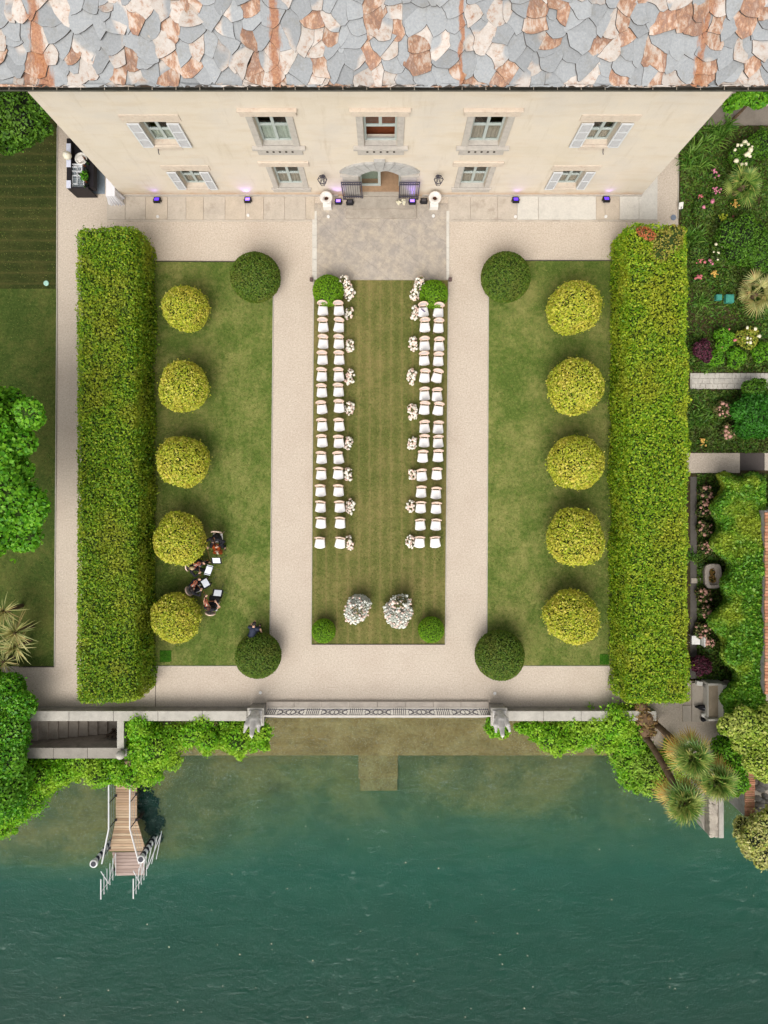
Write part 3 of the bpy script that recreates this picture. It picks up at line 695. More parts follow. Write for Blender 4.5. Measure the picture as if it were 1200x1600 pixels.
# glazed doors: one closed, one swung inside
d = MB(); xm = (DX0+DX1)/2; yd = WY+.32
d.box(DX0, DX0+.09, yd, yd+.06, DZ0, DZS).box(xm-.09, xm+.03, yd, yd+.06, DZ0, DZS).box(DX0+.09, xm-.09, yd, yd+.06, DZ0, DZ0+.16).box(DX0+.09, xm-.09, yd, yd+.06, DZS-.1, DZS)
dr = vp(d, 'door', WOODG); vp(MB().box(DX0+.09, xm-.09, yd+.03, yd+.036, DZ0+.16, DZS-.1), 'pane', GLASS, dr); vp(MB().box(DX0+.05, xm-.05, yd+.3, yd+.33, DZ0+.1, DZS-.3), 'door_curtain', plain('green grey blind', '#7c8a7a', .9), dr)
d = MB().box(DX1-.06, DX1-.005, yd, yd+.85, DZ0, DZS); vp(d, 'open_door', WOODG)
vp(MB().box(DX0-.5, DX1+.5, WY+.05, WY+1.88, DZ0-.1, DZ0+.015), 'hall_floor', plain('hall floor', '#94785e', .5)); vp(MB().box(xm+.05, DX1+.5, WY+1.75, WY+1.85, DZ0, 3), 'hall_wall', plain('hall wall', '#927b64', .9))
# iron gate leaves folded back
for s_, x0, x1, lb in ((-1, P(533, 0).x*.94+.0, P(566, 0).x*.99, 'left'), (1, P(625, 0).x*.95, P(657, 0).x*.95, 'right')):
    x0, x1 = (AX-1.78, AX-.86) if s_ < 0 else (AX+.80, AX+1.72)
    gl_ = MB(); yg = WY-.22
    gl_.box(x0, x0+.05, yg-.02, yg+.02, .12, 1.97).box(x1-.05, x1, yg-.02, yg+.02, .12, 1.97).box(x0+.05, x1-.05, yg-.02, yg+.02, 1.9, 1.95).box(x0+.05, x1-.05, yg-.02, yg+.02, .12, .2).box(x0+.05, x1-.05, yg-.02, yg+.02, .42, .46).box(x0+.05, x1-.05, yg-.02, yg+.02, 1.68, 1.72)
    gate = vp(gl_, 'iron_gate', IRON); bars = MB(); nb = 9
    for k in range(1, nb): xx = x0+(x1-x0)*k/nb; bars.box(xx-.01, xx+.01, yg-.01, yg+.01, .46, 1.68); bars.tube([(xx-.04, yg, 1.72), (xx, yg, 1.83), (xx+.04, yg, 1.72)], .01, 4); bars.tube([(xx-.04, yg, .2), (xx, yg, .38), (xx+.04, yg, .2)], .012, 4)
    vp(bars, 'gate_bars', IRON, gate)
# gutter
EX0, EX1, EY, EZ = -14.2, 13.8, 12.86, 9.60
gm = MB(); prof = [(.0, .06), (.0, -.02), (.05, -.08), (.12, -.08), (.16, .02)]
for i in range(len(prof)-1):
    (a, b), (c, d_) = prof[i], prof[i+1]; gm.quad((EX0, EY+a, EZ+b), (EX1, EY+a, EZ+b), (EX1, EY+c, EZ+d_), (EX0, EY+c, EZ+d_))
gm.cap((EX0, EY, EZ+.06), (EX1, EY, EZ+.06), .012, .012, 6, 0)
gu = vp(gm, 'gutter', plain('weathered gutter', '#4c4a42', .5, .4, .25, 3))
bk = MB(); [bk.box(x, x+.025, EY-.005, EY+.25, EZ+.055, EZ+.07) for x in np.arange(EX0+.3, EX1, .78)]; vp(bk, 'gutter_brackets', plain('bracket', '#a79c8c', .6, .3), gu)
vp(MB().box(XL-.7, XR+.7, EY+.2, WY+.3, EZ-.12, EZ-.06), 'soffit', plain('soffit timber', '#4e3d30', .9))
# roof of rough stone slabs
def slabmat():
    t = NT('roof slabs'); g_ = t.n('ShaderNodeNewGeometry'); rnd = g_.outputs['Random Per Island']; v = t.coord()
    a = t.noise(1.5, 6, .65, v); f = t.noise(14, 5, .75, v); st = t.noise(2.2, 5, .6, t.coord((1.7, .6, .6), rot=(0, 0, radians(25))), .8)
    grey = t.ramp(f, [(.3, '#86898b'), (.55, '#949697'), (.8, '#a3a4a4')])
    m1 = t.noise(5.5, 8, .78, v, .2); m2 = t.noise(1.9, 8, .74, t.coord((1.5, .8, .8), rot=(0, 0, radians(28))), .3)
    cream = t.ramp(m1, [(.32, '#8f6a54'), (.40, '#a99080'), (.47, '#b5aaa0'), (.72, '#c0bcb7')])
    rust = t.ramp(m2, [(.32, '#beb4ab'), (.43, '#b8a596'), (.5, '#a3785a'), (.56, '#7f5b49'), (.63, '#a48876'), (.72, '#bbaca0')])
    cl = t.math('ADD', rnd, t.math('MULTIPLY', t.math('SUBTRACT', t.noise(.42, 2, .5, v), .5), 1.5)); s1 = t.ramp(cl, [(.0, 0.0), (.45, 0.0), (.49, 1.0), (1, 1.0)]); s2 = t.ramp(rnd, [(.0, 0.0), (.76, .9)], 'CONSTANT')
    c = t.mix(s1, grey, cream); c = t.mix(s2, c, rust)
    hv = t.n('ShaderNodeHueSaturation'); t.l(c, hv.inputs['Color']); wn_ = t.n('ShaderNodeTexWhiteNoise'); wn_.noise_dimensions = '1D'; t.l(rnd, wn_.inputs['W'])
    t.l(t.math('ADD', t.math('MULTIPLY', wn_.outputs['Value'], .30), .85), hv.inputs['Value'])
    # rust runs down the slope in a few bands
    sp = t.n('ShaderNodeSeparateXYZ'); t.l(v, sp.inputs[0]); wob = t.math('MULTIPLY', t.noise(1.2, 3, .5, v), .5)
    tot = None
    for xb, wd in ((-11.05+.21, .5), (-3.55+.21, .45), (10.1+.21, .4), (2.6, .15)):
        dd = t.math('ABSOLUTE', t.math('SUBTRACT', t.math('ADD', sp.outputs['X'], wob), xb+.25)); q = t.math('SUBTRACT', 1.0, t.math('MULTIPLY', dd, 1/wd)); q = t.math('MAXIMUM', q, 0.0); tot = q if tot is None else t.math('ADD', tot, q)
    rm = t.math('ADD', t.math('MULTIPLY', tot, .5), t.math('ADD', t.math('MULTIPLY', t.noise(5, 7, .8, t.coord((2.4, .6, .6))), .55), t.math('MULTIPLY', wn_.outputs['Value'], .22)))
    c = t.mix(t.ramp(rm, [(.66, 0.0), (.80, .85)]), hv.outputs[0], t.ramp(f, [(.35, '#b27f58'), (.6, '#8c5230')]))
    c = t.mix(t.ramp(t.noise(1.7, 7, .8, v), [(.52, 0.0), (.72, .45)]), c, '#77705f')
    t.pbr(c, .75, 0, t.bump(t.math('ADD', t.math('MULTIPLY', f, .4), a), .5, .04), .3); return t.m
SLAB = slabmat()
def roof():
    r = random.Random(11); al = math.atan(.42); L = 8.2; m = MB(); du, dv = .64, .35
    pts = []; row = 0; v = -.05
    while v < L+.4:
        u = EX0-.6+(.5 if row % 2 else 0)*du
        while u < EX1+.6: pts.append((u+r.uniform(-.3, .3), v+r.uniform(-.2, .2))); u += du*r.uniform(.55, 1.6)
        v += dv; row += 1
    A = np.array(pts); up = Vector((0, cos(al), sin(al))); nn = Vector((0, -sin(al), cos(al)))
    for i, (u, v) in enumerate(pts):
        if u < EX0-.1 or u > EX1+.1 or v > L: continue
        poly = [Vector((u-1, v-1)), Vector((u+1, v-1)), Vector((u+1, v+1)), Vector((u-1, v+1))]
        dd = ((A-A[i])**2).sum(1); near = [j for j in np.argsort(dd)[1:16] if dd[j] < 4]
        for j in near:
            q = Vector(pts[j]); p = Vector((u, v)); mid = (p+q)/2; dn = q-p; out = []
            for k in range(len(poly)):
                a, b = poly[k], poly[(k+1) % len(poly)]; da, db = (a-mid).dot(dn), (b-mid).dot(dn)
                if da <= 0: out.append(a)
                if (da < 0) != (db < 0): out.append(a+(b-a)*(da/(da-db)))
            poly = out
            if len(poly) < 3: break
        if len(poly) < 3: continue
        c = sum(poly, Vector((0, 0)))/len(poly); pl = []
        for k in range(len(poly)):
            a, b = poly[k], poly[(k+1) % len(poly)]; n_ = max(1, int((b-a).length/.12))
            for s_ in range(n_): p = a+(b-a)*s_/n_; p = c+(p-c)*r.uniform(1.08, 1.17); pl.append(p)
        hw = max(abs(p.x-c.x) for p in pl)+1e-6; sk_ = r.uniform(.08, .17); wq = [noise.noise(Vector((p.x*2.1, p.y*2.1, 5))) for p in pl]
        pl = [Vector((p.x+.16*q_, p.y+.12*q_-(sk_*(1-((p.x-c.x)/hw)**2) if p.y < c.y else 0))) for p, q_ in zip(pl, wq)]
        vm = min(p.y for p in pl); vM = max(p.y for p in pl); th = r.uniform(.03, .05); lift = r.uniform(.07, .14); tw = r.uniform(-.09, .09); vs = []; ho = r.uniform(0, .06)
        for lay in (0, 1):
            for p in pl:
                vv = max(p.y, r.uniform(.02, .11)); t_ = (vM-p.y)/(vM-vm+1e-6); h = .02+ho+lift*t_+tw*(p.x-c.x)*.6+(th if lay else 0)+(r.uniform(0, .008) if lay else 0)
                sk = 1.0 if not lay else .955; q = Vector((c.x+(p.x-c.x)*sk, vv)); w3 = Vector((q.x, EY+.02, EZ+.10))+up*q.y+nn*h; vs.append(w3)
        k = len(pl); m.cur = 0; m.add(vs, [tuple(range(k, 2*k))]); nb_ = len(m.v)-2*k; es = [(nb_+q, nb_+(q+1) % k, nb_+(q+1) % k+k, nb_+q+k) for q in range(k)]; m.f += es; m.mi += [1]*k
    vp(m, 'roof', [SLAB, plain('slab edge shadow', '#4e4843', .9)])  # dark edge colour imitates the shadow lines between overlapping slabs
    b = Vector((0, EY+.12, EZ+.04)); e = b+up*L
    u_ = MB().quad((EX0, b.y, b.z), (EX1, b.y, b.z), (EX1, e.y, e.z), (EX0, e.y, e.z)).quad((EX0, e.y, e.z), (EX1, e.y, e.z), (EX1, e.y+8, EZ), (EX0, e.y+8, EZ))
    vp(u_, 'roof_deck', plain('roof boards', '#4a3c31', .9))
roof()

# ---------------- wall lanterns, steps, urns, floodlights
def facadeP(px, py, off=0):
    k = (WY-off)/(PX*(755-py)); return Vector(((px-603)*PX*k, WY-off, H*(1-k)))
def lantern(px, lb):
    c = facadeP(px, 283, .38); e = empty('wall_lantern', (c.x, WY, c.z), 0, lb, 'lantern', 'iron lanterns beside the portal'); y = -.38
    MB().tube([(0, 0, -.35), (0, -.12, -.4), (0, -.32, -.2), (0, y, -.26)], .018, 6).box(-.06, .06, -.03, 0, -.5, -.2).build('bracket', IRON, e)
    m = MB()
    for k in range(6):
        a = k*pi/3; b_ = a+pi/3
        lo = [(.11*cos(q), y+.11*sin(q), -.24) for q in (a, b_)]; hi = [(.2*cos(q), y+.2*sin(q), .16) for q in (a, b_)]; top = (0, y, .38)
        m.tube([lo[0], hi[0], top], .014, 4); m.tube([lo[0], lo[1]], .013, 4); m.tube([hi[0], hi[1]], .016, 4)
    m.cap((0, y, .36), (0, y, .48), .035, .01, 8, 1); m.cap((0, y, -.36), (0, y, -.24), .01, .04, 8, 1); m.build('frame', IRON, e)
    g_ = MB()
    for k in range(6):
        a = k*pi/3; b_ = a+pi/3
        g_.quad((.105*cos(a), y+.105*sin(a), -.24), (.105*cos(b_), y+.105*sin(b_), -.24), (.195*cos(b_), y+.195*sin(b_), .16), (.195*cos(a), y+.195*sin(a), .16))
    g_.build('glass', GLASS, e); MB().cap((0, y, -.15), (0, y, .0), .02, .02, 8, 2).build('candle', plain('candle', '#d8d0c0', .6), e)
lantern(504, 'black hexagonal iron lantern left of the portal'); lantern(685, 'black hexagonal iron lantern right of the portal')
sp_ = MB(); x0, x1, y0, y1 = rect(541, 650, 313, 342); ys = P(0, 328).y
sp_.box(x0, x1, y0, ys, 0, .14); sp_.box(x0+.03, x1-.03, ys-.03, WY-.14, .0, .27); sp_.box(DX0-.02, DX1+.02, WY-.135, WY+.30, 0, .325)
tag(sp_.build('entrance_steps', stone('step stone', '#a2988b', .15, 2, spots='#857b70'), bevel=.012), 'two broad stone steps up to the villa door', 'steps')
WHITE = plain('white plaster', '#d8d4cc', .6, 0, .05); WSTONE = plain('white terracotta', '#cfc9c2', .7, 0, .05)
for px, lb in ((511, 'left'), (677, 'right')):
    c = P(px+(1.2 if px < 600 else .6), 322); e = empty('garden_urn', c+Vector((0, .03, 0)), 0, f'white round urn on a square plinth, {lb} of the steps', 'urn', 'white urns beside the steps')
    MB().box(-.19, .19, -.23, .17, 0, .42).build('plinth', WHITE, e, bevel=.01)
    MB().lathe([(.12, .42), (.14, .45), (.08, .5), (.1, .56), (.2, .66), (.25, .78), (.255, .86), (.29, .88), (.29, .92), (.24, .93), (.12, .9), (.11, .72), (.02, .7)], seg=28).build('bowl', WSTONE, e, smooth=True)
    MB().ell((0, 0, .74), (.1, .1, .03)).build('earth', plain('potting earth', '#4a2e22', .95), e)
HOUS = plain('black housing', '#17161a', .5); 
def vio(name, col, s): return plain(name, col, .4, 0, 0, 1, 0, .3, col, s)
VIO = [vio('violet lens bright', '#8f6bff', 1.9), vio('violet lens', '#5a35e8', 1.1)]; OFF = plain('unlit lens', '#56545a', .2)
fl = [(247, 314, 1, 'leftmost violet floodlight at the foot of the villa wall'), (388, 314, 0, 'lit violet floodlight below the left granite framed window'), (529, 316.5, 0, 'bright violet floodlight beside the left white urn'), (547, 317.5, 2, 'unlit black floodlight at the left end of the step'),
      (644, 316.5, 0, 'bright violet floodlight at the right end of the step'), (662, 315.5, 2, 'unlit black floodlight beside the right white urn'), (805, 314, 1, 'violet floodlight on the pavement right of the granite framed window'), (946, 313, 1, 'rightmost violet floodlight at the foot of the villa wall')]
for px, py, s_, lb in fl:
    zb = .27 if px in (547, 644) else .03
    e = empty('floodlight', P(px, py, zb)+Vector((0, -.02, 0)), 0, lb, 'floodlight', 'floodlights along the villa wall')
    T = Matrix.Translation((0, 0, .14)) @ Matrix.Rotation(radians(-28), 4, 'X')
    MB().box(-.155, .155, -.15, .15, -.05, .06, T).build('housing', HOUS, e, bevel=.015)
    m = MB(); [m.box(-.145+k*.045, -.13+k*.045, -.12, .12, -.085, -.05, T) for k in range(7)]; m.build('cooling_fins', HOUS, e)
    MB().box(-.1, .1, -.085, .085, .0605, .068, T).build('lens', OFF if s_ == 2 else VIO[s_], e)
    MB().box(-.18, -.16, -.03, .03, -.0, .18).box(.16, .18, -.03, .03, 0, .18).box(-.18, .18, -.03, .03, -.02, .0).build('stand', HOUS, e)
    if s_ != 2:
        ld = bpy.data.lights.new('flood_lamp', 'SPOT'); ld.energy = 26 if s_ == 0 else 10; ld.color = (.36, .2, 1); ld.spot_size = radians(80); ld.spot_blend = .9; ld.shadow_soft_size = .08
        lo = bpy.data.objects.new('flood_lamp', ld); COL.objects.link(lo); lo.parent = e; lo.location = (0, .04, .27); lo.rotation_euler = (radians(180-22), 0, 0)
# candles and blooms by the step
for k, (px, py, lb) in enumerate(((623, 318, 'smaller cluster of cream roses on the right of the step'), (631, 317.5, 'round white posy on the step beside the bright floodlight'))):
    c = P(px, py, .3); rr = .09 if k == 0 else .115; q = RNG.normal(size=(16, 3)); q /= np.linalg.norm(q, axis=1)[:, None]; q[:, 2] = abs(q[:, 2])
    e = empty('posy', (c.x, c.y, .27), 0, lb, 'posy'); MB().lathe([(.06, 0), (.09, .12)], seg=12).build('vase', WHITE, e); blossoms('blooms', q*rr+np.array([0, 0, .15]), .045, [plain('ivory bloom', '#d3cbb0', .8)], e)
for px, py in ((407, 1082), (773, 1083), (247, 339), (388, 337), (805, 339), (946, 339), (513, 339), (677, 338)):
    e = MB().lathe([(.07, 0), (.07, .045), (.05, .05), (.025, .05), (.02, .03)], seg=16).build('ground_spotlight', plain('white fitting', '#d5d3cf', .5), None, loc=P(px, py)+Vector((0, 0, .03 if py < 400 else 0)))
    ps = 'left' if px < 600 else 'right'
    tag(e, {407: 'small white disc light in the gravel near the left stone bird', 773: 'small white disc light in the gravel near the right stone bird', 247: 'small round fitting in the paving below the leftmost floodlight', 388: 'small round fitting in the paving below the second floodlight from the left', 805: 'small round fitting in the paving below the second floodlight from the right', 946: 'small round fitting in the paving below the rightmost floodlight', 513: 'small round fitting in the paving before the left urn', 677: 'small round fitting in the paving before the right urn'}[px], 'ground light', 'small round ground lights')
for px, lb in ((487, 'left'), (703, 'right')):
    o = MB().box(-.075, .075, -.075, .075, 0, .22).build('corner_post', plain('dark bronze', '#5d4a48', .6), None, bevel=.015, loc=P(px, 438)); tag(o, f'small dark square post at the {lb} corner of the stone court', 'post')
o = MB().lathe([(.12, 0), (.12, .04), (.1, .05), (.01, .05)], seg=18).build('sprinkler_cover', plain('pale aqua plastic', '#9cc4b4', .6), None, loc=P(73, 443, 0)+Vector((0, 0, .02))); tag(o, 'pale aqua round sprinkler cover in the left lawn', 'cover')
o = MB().lathe([(.13, 0), (.13, .03), (.01, .035)], seg=18).build('manhole_cover', plain('slate cover', '#6f7886', .6), None, loc=P(1052, 340)); tag(o, 'small grey round cover in the gravel at the bed corner', 'cover')
# ============================================================ PLANTS
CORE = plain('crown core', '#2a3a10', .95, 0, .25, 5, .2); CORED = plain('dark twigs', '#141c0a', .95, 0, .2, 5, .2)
BARK = stone('bark', '#6a5644', .25, 9, .95, bump=.8)
L_HEDGE = leafmat('hedge leaf', ['#466c0e', '#5e8812', '#7a9e1a', '#98b024', '#527c0e', '#acb430'], '#b0a232', .55, .3, .55, .55)
L_HEDGE2 = leafmat('hedge leaf bright', ['#4f7a10', '#6e9a16', '#8cae1c', '#aabd28', '#5f8c10', '#bcc238'], '#c4b038', .5, .3, .55, .5)
L_GLOBE = leafmat('globe leaf', ['#93a822', '#b8c032', '#d2cc48', '#a2b028', '#e0d066', '#7c9e1e'], '#dcbe54', 1.3, .25, .55, .5)
L_DOME = leafmat('dome leaf', ['#3c5812', '#4e6c18', '#647a24', '#446012', '#6c7228'], '#6e682c', 1.1, .15, .6, .6)
L_BALL = leafmat('ball leaf', ['#4e7a0a', '#66920e', '#7aa414', '#58840a'], '#90982a', 1.5, .2, .6, .4)
L_MAPLE = leafmat('maple leaf', ['#3f7c12', '#529416', '#6aa81e', '#84ba2c', '#468412'], '#86bb34', .8, .35, .5, .4)
L_DARK = leafmat('dark tree leaf', ['#2f520f', '#416a15', '#5a881e', '#385e11', '#6c9828'], '#6f8a2a', .8, .25, .55, .4)
L_WIST = leafmat('wisteria leaf', ['#579a10', '#72b416', '#90c822', '#5ea212', '#a4d030', '#488a0e'], '#c4d24a', .7, .35, .5, .6)
L_LAUREL = leafmat('laurel leaf', ['#357212', '#4e921a', '#6cac24', '#306610', '#86ba32'], '#8cb43a', .9, .25, .35, .4)
L_IVY = leafmat('ivy leaf', ['#44741a', '#568c20', '#6ea028', '#3a6616', '#8cae34'], '#b2b83a', .5, .25, .45, .85)
L_YGR = leafmat('yellow green leaf', ['#7c9c24', '#a0b83a', '#bcc858', '#6a8e1e', '#cdd070'], '#d6cf80', .9, .3, .5, .5)
L_PURP = leafmat('purple leaf', ['#3c1c2a', '#552838', '#6b3446', '#2f1620'], '#5a2a2c', 1.2, .2, .5, .5)
L_SPEAR = leafmat('strap leaf', ['#3c6420', '#4f7c28', '#6a9436', '#31541a', '#86a84a'], '#8fa648', 1.0, .25, .4, .5)
L_YUCCA = leafmat('variegated sword leaf', ['#8f9354', '#a9a564', '#bdb67c', '#6f7f3e', '#b79a66'], '#c9c088', 1.0, .2, .45, .5)
L_PALM = leafmat('palm frond', ['#486c28', '#5f8434', '#8a9c48', '#3a6424', '#aaa85a'], '#b9b468', 1.2, .25, .4, .5)
L_PALMY = leafmat('dry palm frond', ['#c9a64a', '#b9ad5c', '#d0b464', '#a28a44', '#c08a3c'], '#caa14a', 1.0, .25, .5, .5)
L_DRY = leafmat('dry leaf', ['#8a6a44', '#a07c50', '#6e5a34', '#b0905c', '#75783a'], '#8c7840', 1, .2, .6, .5)
L_COVER = leafmat('ground cover leaf', ['#2e5014', '#3d641a', '#527a22', '#6a7e2e', '#28480f', '#5f6a30'], '#5a5c2e', .7, .2, .55, .6)
PINK = plain('pink petal', '#c4788c', .7); PINK2 = plain('rose petal', '#c46e72', .7); SALM = plain('salmon petal', '#b88c7c', .7); CREAM = plain('cream petal', '#dcd4b4', .7); YEL = plain('yellow petal', '#c09a4c', .7)

def tree(name, c, lobes, dens, size, leaf, core, label, cat='tree', group=None, trunk_h=None, tr=.12, part='crown', seed=1, **k):
    c = Vector(c); e = empty(name, (c.x, c.y, 0), 0, label, cat, group)
    foliage(part, [((a[0]-c.x, a[1]-c.y, a[2]), r) for a, r in lobes], dens, size, [leaf, core], e, seed=seed, **k)
    if trunk_h:
        t = trunk('trunk', [(0, 0, -.1), (.05, .02, trunk_h*.5), (0, 0, trunk_h)], tr, tr*.6, BARK, e)
        lm = MB(); r = random.Random(seed)
        for (a, rr) in lobes[:8]: lm.cap((0, 0, trunk_h*.85), (a[0]-c.x, a[1]-c.y, a[2]-.1), tr*.45, tr*.15, 6, 1)
        lm.build('limbs', BARK, e, smooth=True)
    return e
# ---- clipped hedges
def hedge(name, x0, x1, y0, y1, h, leaf, label, dens, seed):
    e = empty(name, ((x0+x1)/2, (y0+y1)/2, 0), 0, label, 'hedge'); cx, cy = e.location.x, e.location.y; r = np.random.default_rng(seed)
    W, D = (x1-x0)/2, (y1-y0)/2; faces = [('z', 4*W*D), ('x-', 2*D*h), ('x+', 2*D*h), ('y-', 2*W*h), ('y+', 2*W*h)]; Ps = []; Ns = []
    for f, ar in faces:
        n = int(ar*dens*(1 if f == 'z' else .75)); u = r.uniform(-1, 1, n); v = r.uniform(-1, 1, n); t = (v+1)/2*h
        if f == 'z': p = np.stack([u*W, v*D, np.full(n, h)], 1); N = (0, 0, 1)
        elif f[0] == 'x': s_ = 1 if f[1] == '+' else -1; p = np.stack([np.full(n, s_*W), u*D, t], 1); N = (s_, 0, .3)
        else: s_ = 1 if f[1] == '+' else -1; p = np.stack([u*W, np.full(n, s_*D), t], 1); N = (0, s_, .3)
        Ps.append(p); Ns.append(np.tile(np.array(N, float), (n, 1)))
    p = np.concatenate(Ps); N = np.concatenate(Ns)
    def shape(p, f=1.0):      # rounded shoulders and clipped-by-hand waviness
        q = p.copy(); ax_, ay = abs(p[:, 0])/W, abs(p[:, 1])/D
        top = np.clip(p[:, 2]/h, 0, 1)
        q[:, 2] -= f*(np.clip((ax_-.72)/.28, 0, 1)**2*.28+np.clip((ay-.965)/.035, 0, 1)**2*.22)*(top > .8)*top
        sh_ = np.clip((top-.82)/.18, 0, 1)**2*.17; q[:, 0] -= np.sign(p[:, 0])*sh_*(ax_ > .97)*W*.12
        wv = .11*vnoise(p, 1.3, seed)+.08*vnoise(p, 4.2, seed+5)+.05*vnoise(p, 9, seed+6); q[:, 2] += wv*(top > .95); q[:, 0] += wv*(ax_ > .97)*.8; q[:, 1] += wv*(ay > .985)*.8
        return q
    inn = r.random(len(p))**1.5*.20; tuft = (r.random(len(p)) < .07)*r.random(len(p))*.17
    q = shape(p)-N*(inn-tuft)[:, None]
    V, T = leaves(q, N+np.array([0, 0, .3]), .09, .85, .6)
    # core box grid
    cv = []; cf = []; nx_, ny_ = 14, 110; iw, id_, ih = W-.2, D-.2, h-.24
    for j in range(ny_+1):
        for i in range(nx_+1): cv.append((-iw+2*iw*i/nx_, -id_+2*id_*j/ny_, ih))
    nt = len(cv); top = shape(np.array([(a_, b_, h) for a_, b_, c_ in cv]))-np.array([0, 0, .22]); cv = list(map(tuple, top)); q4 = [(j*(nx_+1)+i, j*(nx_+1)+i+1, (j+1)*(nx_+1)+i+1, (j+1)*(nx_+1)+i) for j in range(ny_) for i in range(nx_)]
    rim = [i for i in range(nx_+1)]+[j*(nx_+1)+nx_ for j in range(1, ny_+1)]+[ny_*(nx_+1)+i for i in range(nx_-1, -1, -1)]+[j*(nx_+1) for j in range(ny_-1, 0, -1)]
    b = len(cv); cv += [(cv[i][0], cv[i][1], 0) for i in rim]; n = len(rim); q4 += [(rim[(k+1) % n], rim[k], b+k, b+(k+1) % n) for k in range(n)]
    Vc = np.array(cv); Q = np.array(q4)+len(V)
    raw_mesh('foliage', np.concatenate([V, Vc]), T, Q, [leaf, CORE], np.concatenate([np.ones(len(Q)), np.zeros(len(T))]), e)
hz = 2.7
hedge('clipped_hedge', P(116, 0, hz).x, P(243, 0, 0).x, P(0, 1101, hz).y, P(0, 352, hz).y, hz, L_HEDGE, 'long clipped green hedge along the left lawn', 640, 5)
hedge('clipped_hedge', P(952, 0, 0).x, P(1079, 0, hz).x, P(0, 1103, hz).y, P(0, 348, hz).y, hz, L_HEDGE2, 'long clipped bright green hedge between right lawn and flower bed', 640, 9)
c = P(1008, 362, hz+.05); e = foliage('red_shoots', [((0, 0, -.03), (.3, .2, .1)), ((.2, -.14, -.04), (.24, .2, .1)), ((-.2, .1, -.05), (.15, .12, .1))], 500, .1, [leafmat('red shoots', ['#b0603a', '#c07048', '#a04c34', '#8a8a30'], None), CORE], None, seed=3); e.location = c; tag(e, 'patch of red new shoots on the far corner of the right hedge', 'shoots')
c = P(1045, 375, hz+.0); e = foliage('brown_shoots', [((0, 0, -.1), (.6, .55, .14)), ((.25, .35, -.1), (.45, .35, .14)), ((-.3, -.5, -.12), (.4, .4, .14))], 300, .1, [leafmat('bronze shoots', ['#8a8a38', '#a39440', '#77802c', '#b09a50'], None), CORE], None, seed=5); e.location = c; tag(e, 'patch of bronze shoots on the right hedge near the flower bed', 'shoots')

# ---- globes and domes
ordw = ['nearest the villa', 'second from the villa', 'middle one', 'second from the lake', 'nearest the lake']
globes = [[(285, 480, 37), (285, 603, 41), (284, 721, 42), (280, 843, 42), (273, 967, 40)], [(896, 479, 44), (898, 604, 45), (900, 722, 45), (900, 840, 46), (895, 965, 44)]]
gproto = []
for k in range(5):
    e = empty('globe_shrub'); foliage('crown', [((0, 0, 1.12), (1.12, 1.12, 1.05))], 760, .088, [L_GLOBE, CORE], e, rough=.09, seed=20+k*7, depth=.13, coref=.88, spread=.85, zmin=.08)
    trunk('trunk', [(0, 0, -.05), (0, 0, .5)], .09, .07, BARK, e); gproto.append(e)
first = [True]*5; kk = 0
for s_, side in enumerate(('left', 'right')):
    for i, (px, py, rr) in enumerate(globes[s_]):
        k = kk % 5; kk += 1
        e = gproto[k] if first[k] else copy_tree(gproto[k]); first[k] = False
        c = P(px, py, 1.3); sc_ = R(rr, 1.2)/1.2; e.location = (c.x, c.y, 0); e.scale = (sc_*(1.04 if (s_, i) == (1, 0) else 1), sc_*(.92 if (s_, i) == (1, 0) else 1), sc_); e.rotation_euler = (0, 0, kk*1.3)
        if (s_, i) == (1, 0): e.rotation_euler = (0, 0, .5)
        tag(e, f'yellow green clipped globe on the {side} lawn, {ordw[i]}', 'shrub', 'yellow globe shrubs on the side lawns')
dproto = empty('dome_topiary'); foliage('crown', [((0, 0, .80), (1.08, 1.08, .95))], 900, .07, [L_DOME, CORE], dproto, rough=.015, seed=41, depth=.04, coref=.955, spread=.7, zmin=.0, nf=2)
trunk('trunk', [(0, 0, -.05), (0, 0, .4)], .09, .07, BARK, dproto)
for i, (px, py, rr, lb) in enumerate([(399, 433, 38, 'dark green dome at the villa end of the left lawn'), (790, 433, 38, 'dark green dome at the villa end of the right lawn'), (403, 1025, 35, 'dark dome at the lake end of the left lawn, by the standing person'), (781, 1024, 38, 'dark dome at the lake end of the right lawn')]):
    e = dproto if i == 0 else copy_tree(dproto); c = P(px, py, .85); s_ = R(rr, .85)/1.09; e.location = (c.x, c.y, 0); e.scale = (s_,)*3; e.rotation_euler = (0, 0, i*1.7); tag(e, lb, 'topiary', 'dark domes at the lawn corners')
bproto = empty('box_ball'); foliage('crown', [((0, 0, .52), (.66, .66, .62))], 1300, .055, [L_BALL, CORE], bproto, rough=.02, seed=51, depth=.05, coref=.94, spread=.7, zmin=.0)
trunk('trunk', [(0, 0, -.05), (0, 0, .3)], .06, .05, BARK, bproto)
for i, (px, py, rr, lb) in enumerate([(513, 454, 24, 'bright green box ball at the left end of the stone court'), (678, 459, 22, 'bright green box ball at the right end of the stone court'), (505, 987, 18.5, 'small bright box ball at the lower left lawn corner'), (674, 985, 20, 'small bright box ball at the lower right lawn corner')]):
    e = bproto if i == 0 else copy_tree(bproto); c = P(px, py, .6); s_ = R(rr, .6)/.67; e.location = (c.x, c.y, 0); e.scale = (s_,)*3; e.rotation_euler = (0, 0, i*1.7); tag(e, lb, 'topiary', 'box balls on the centre lawn')

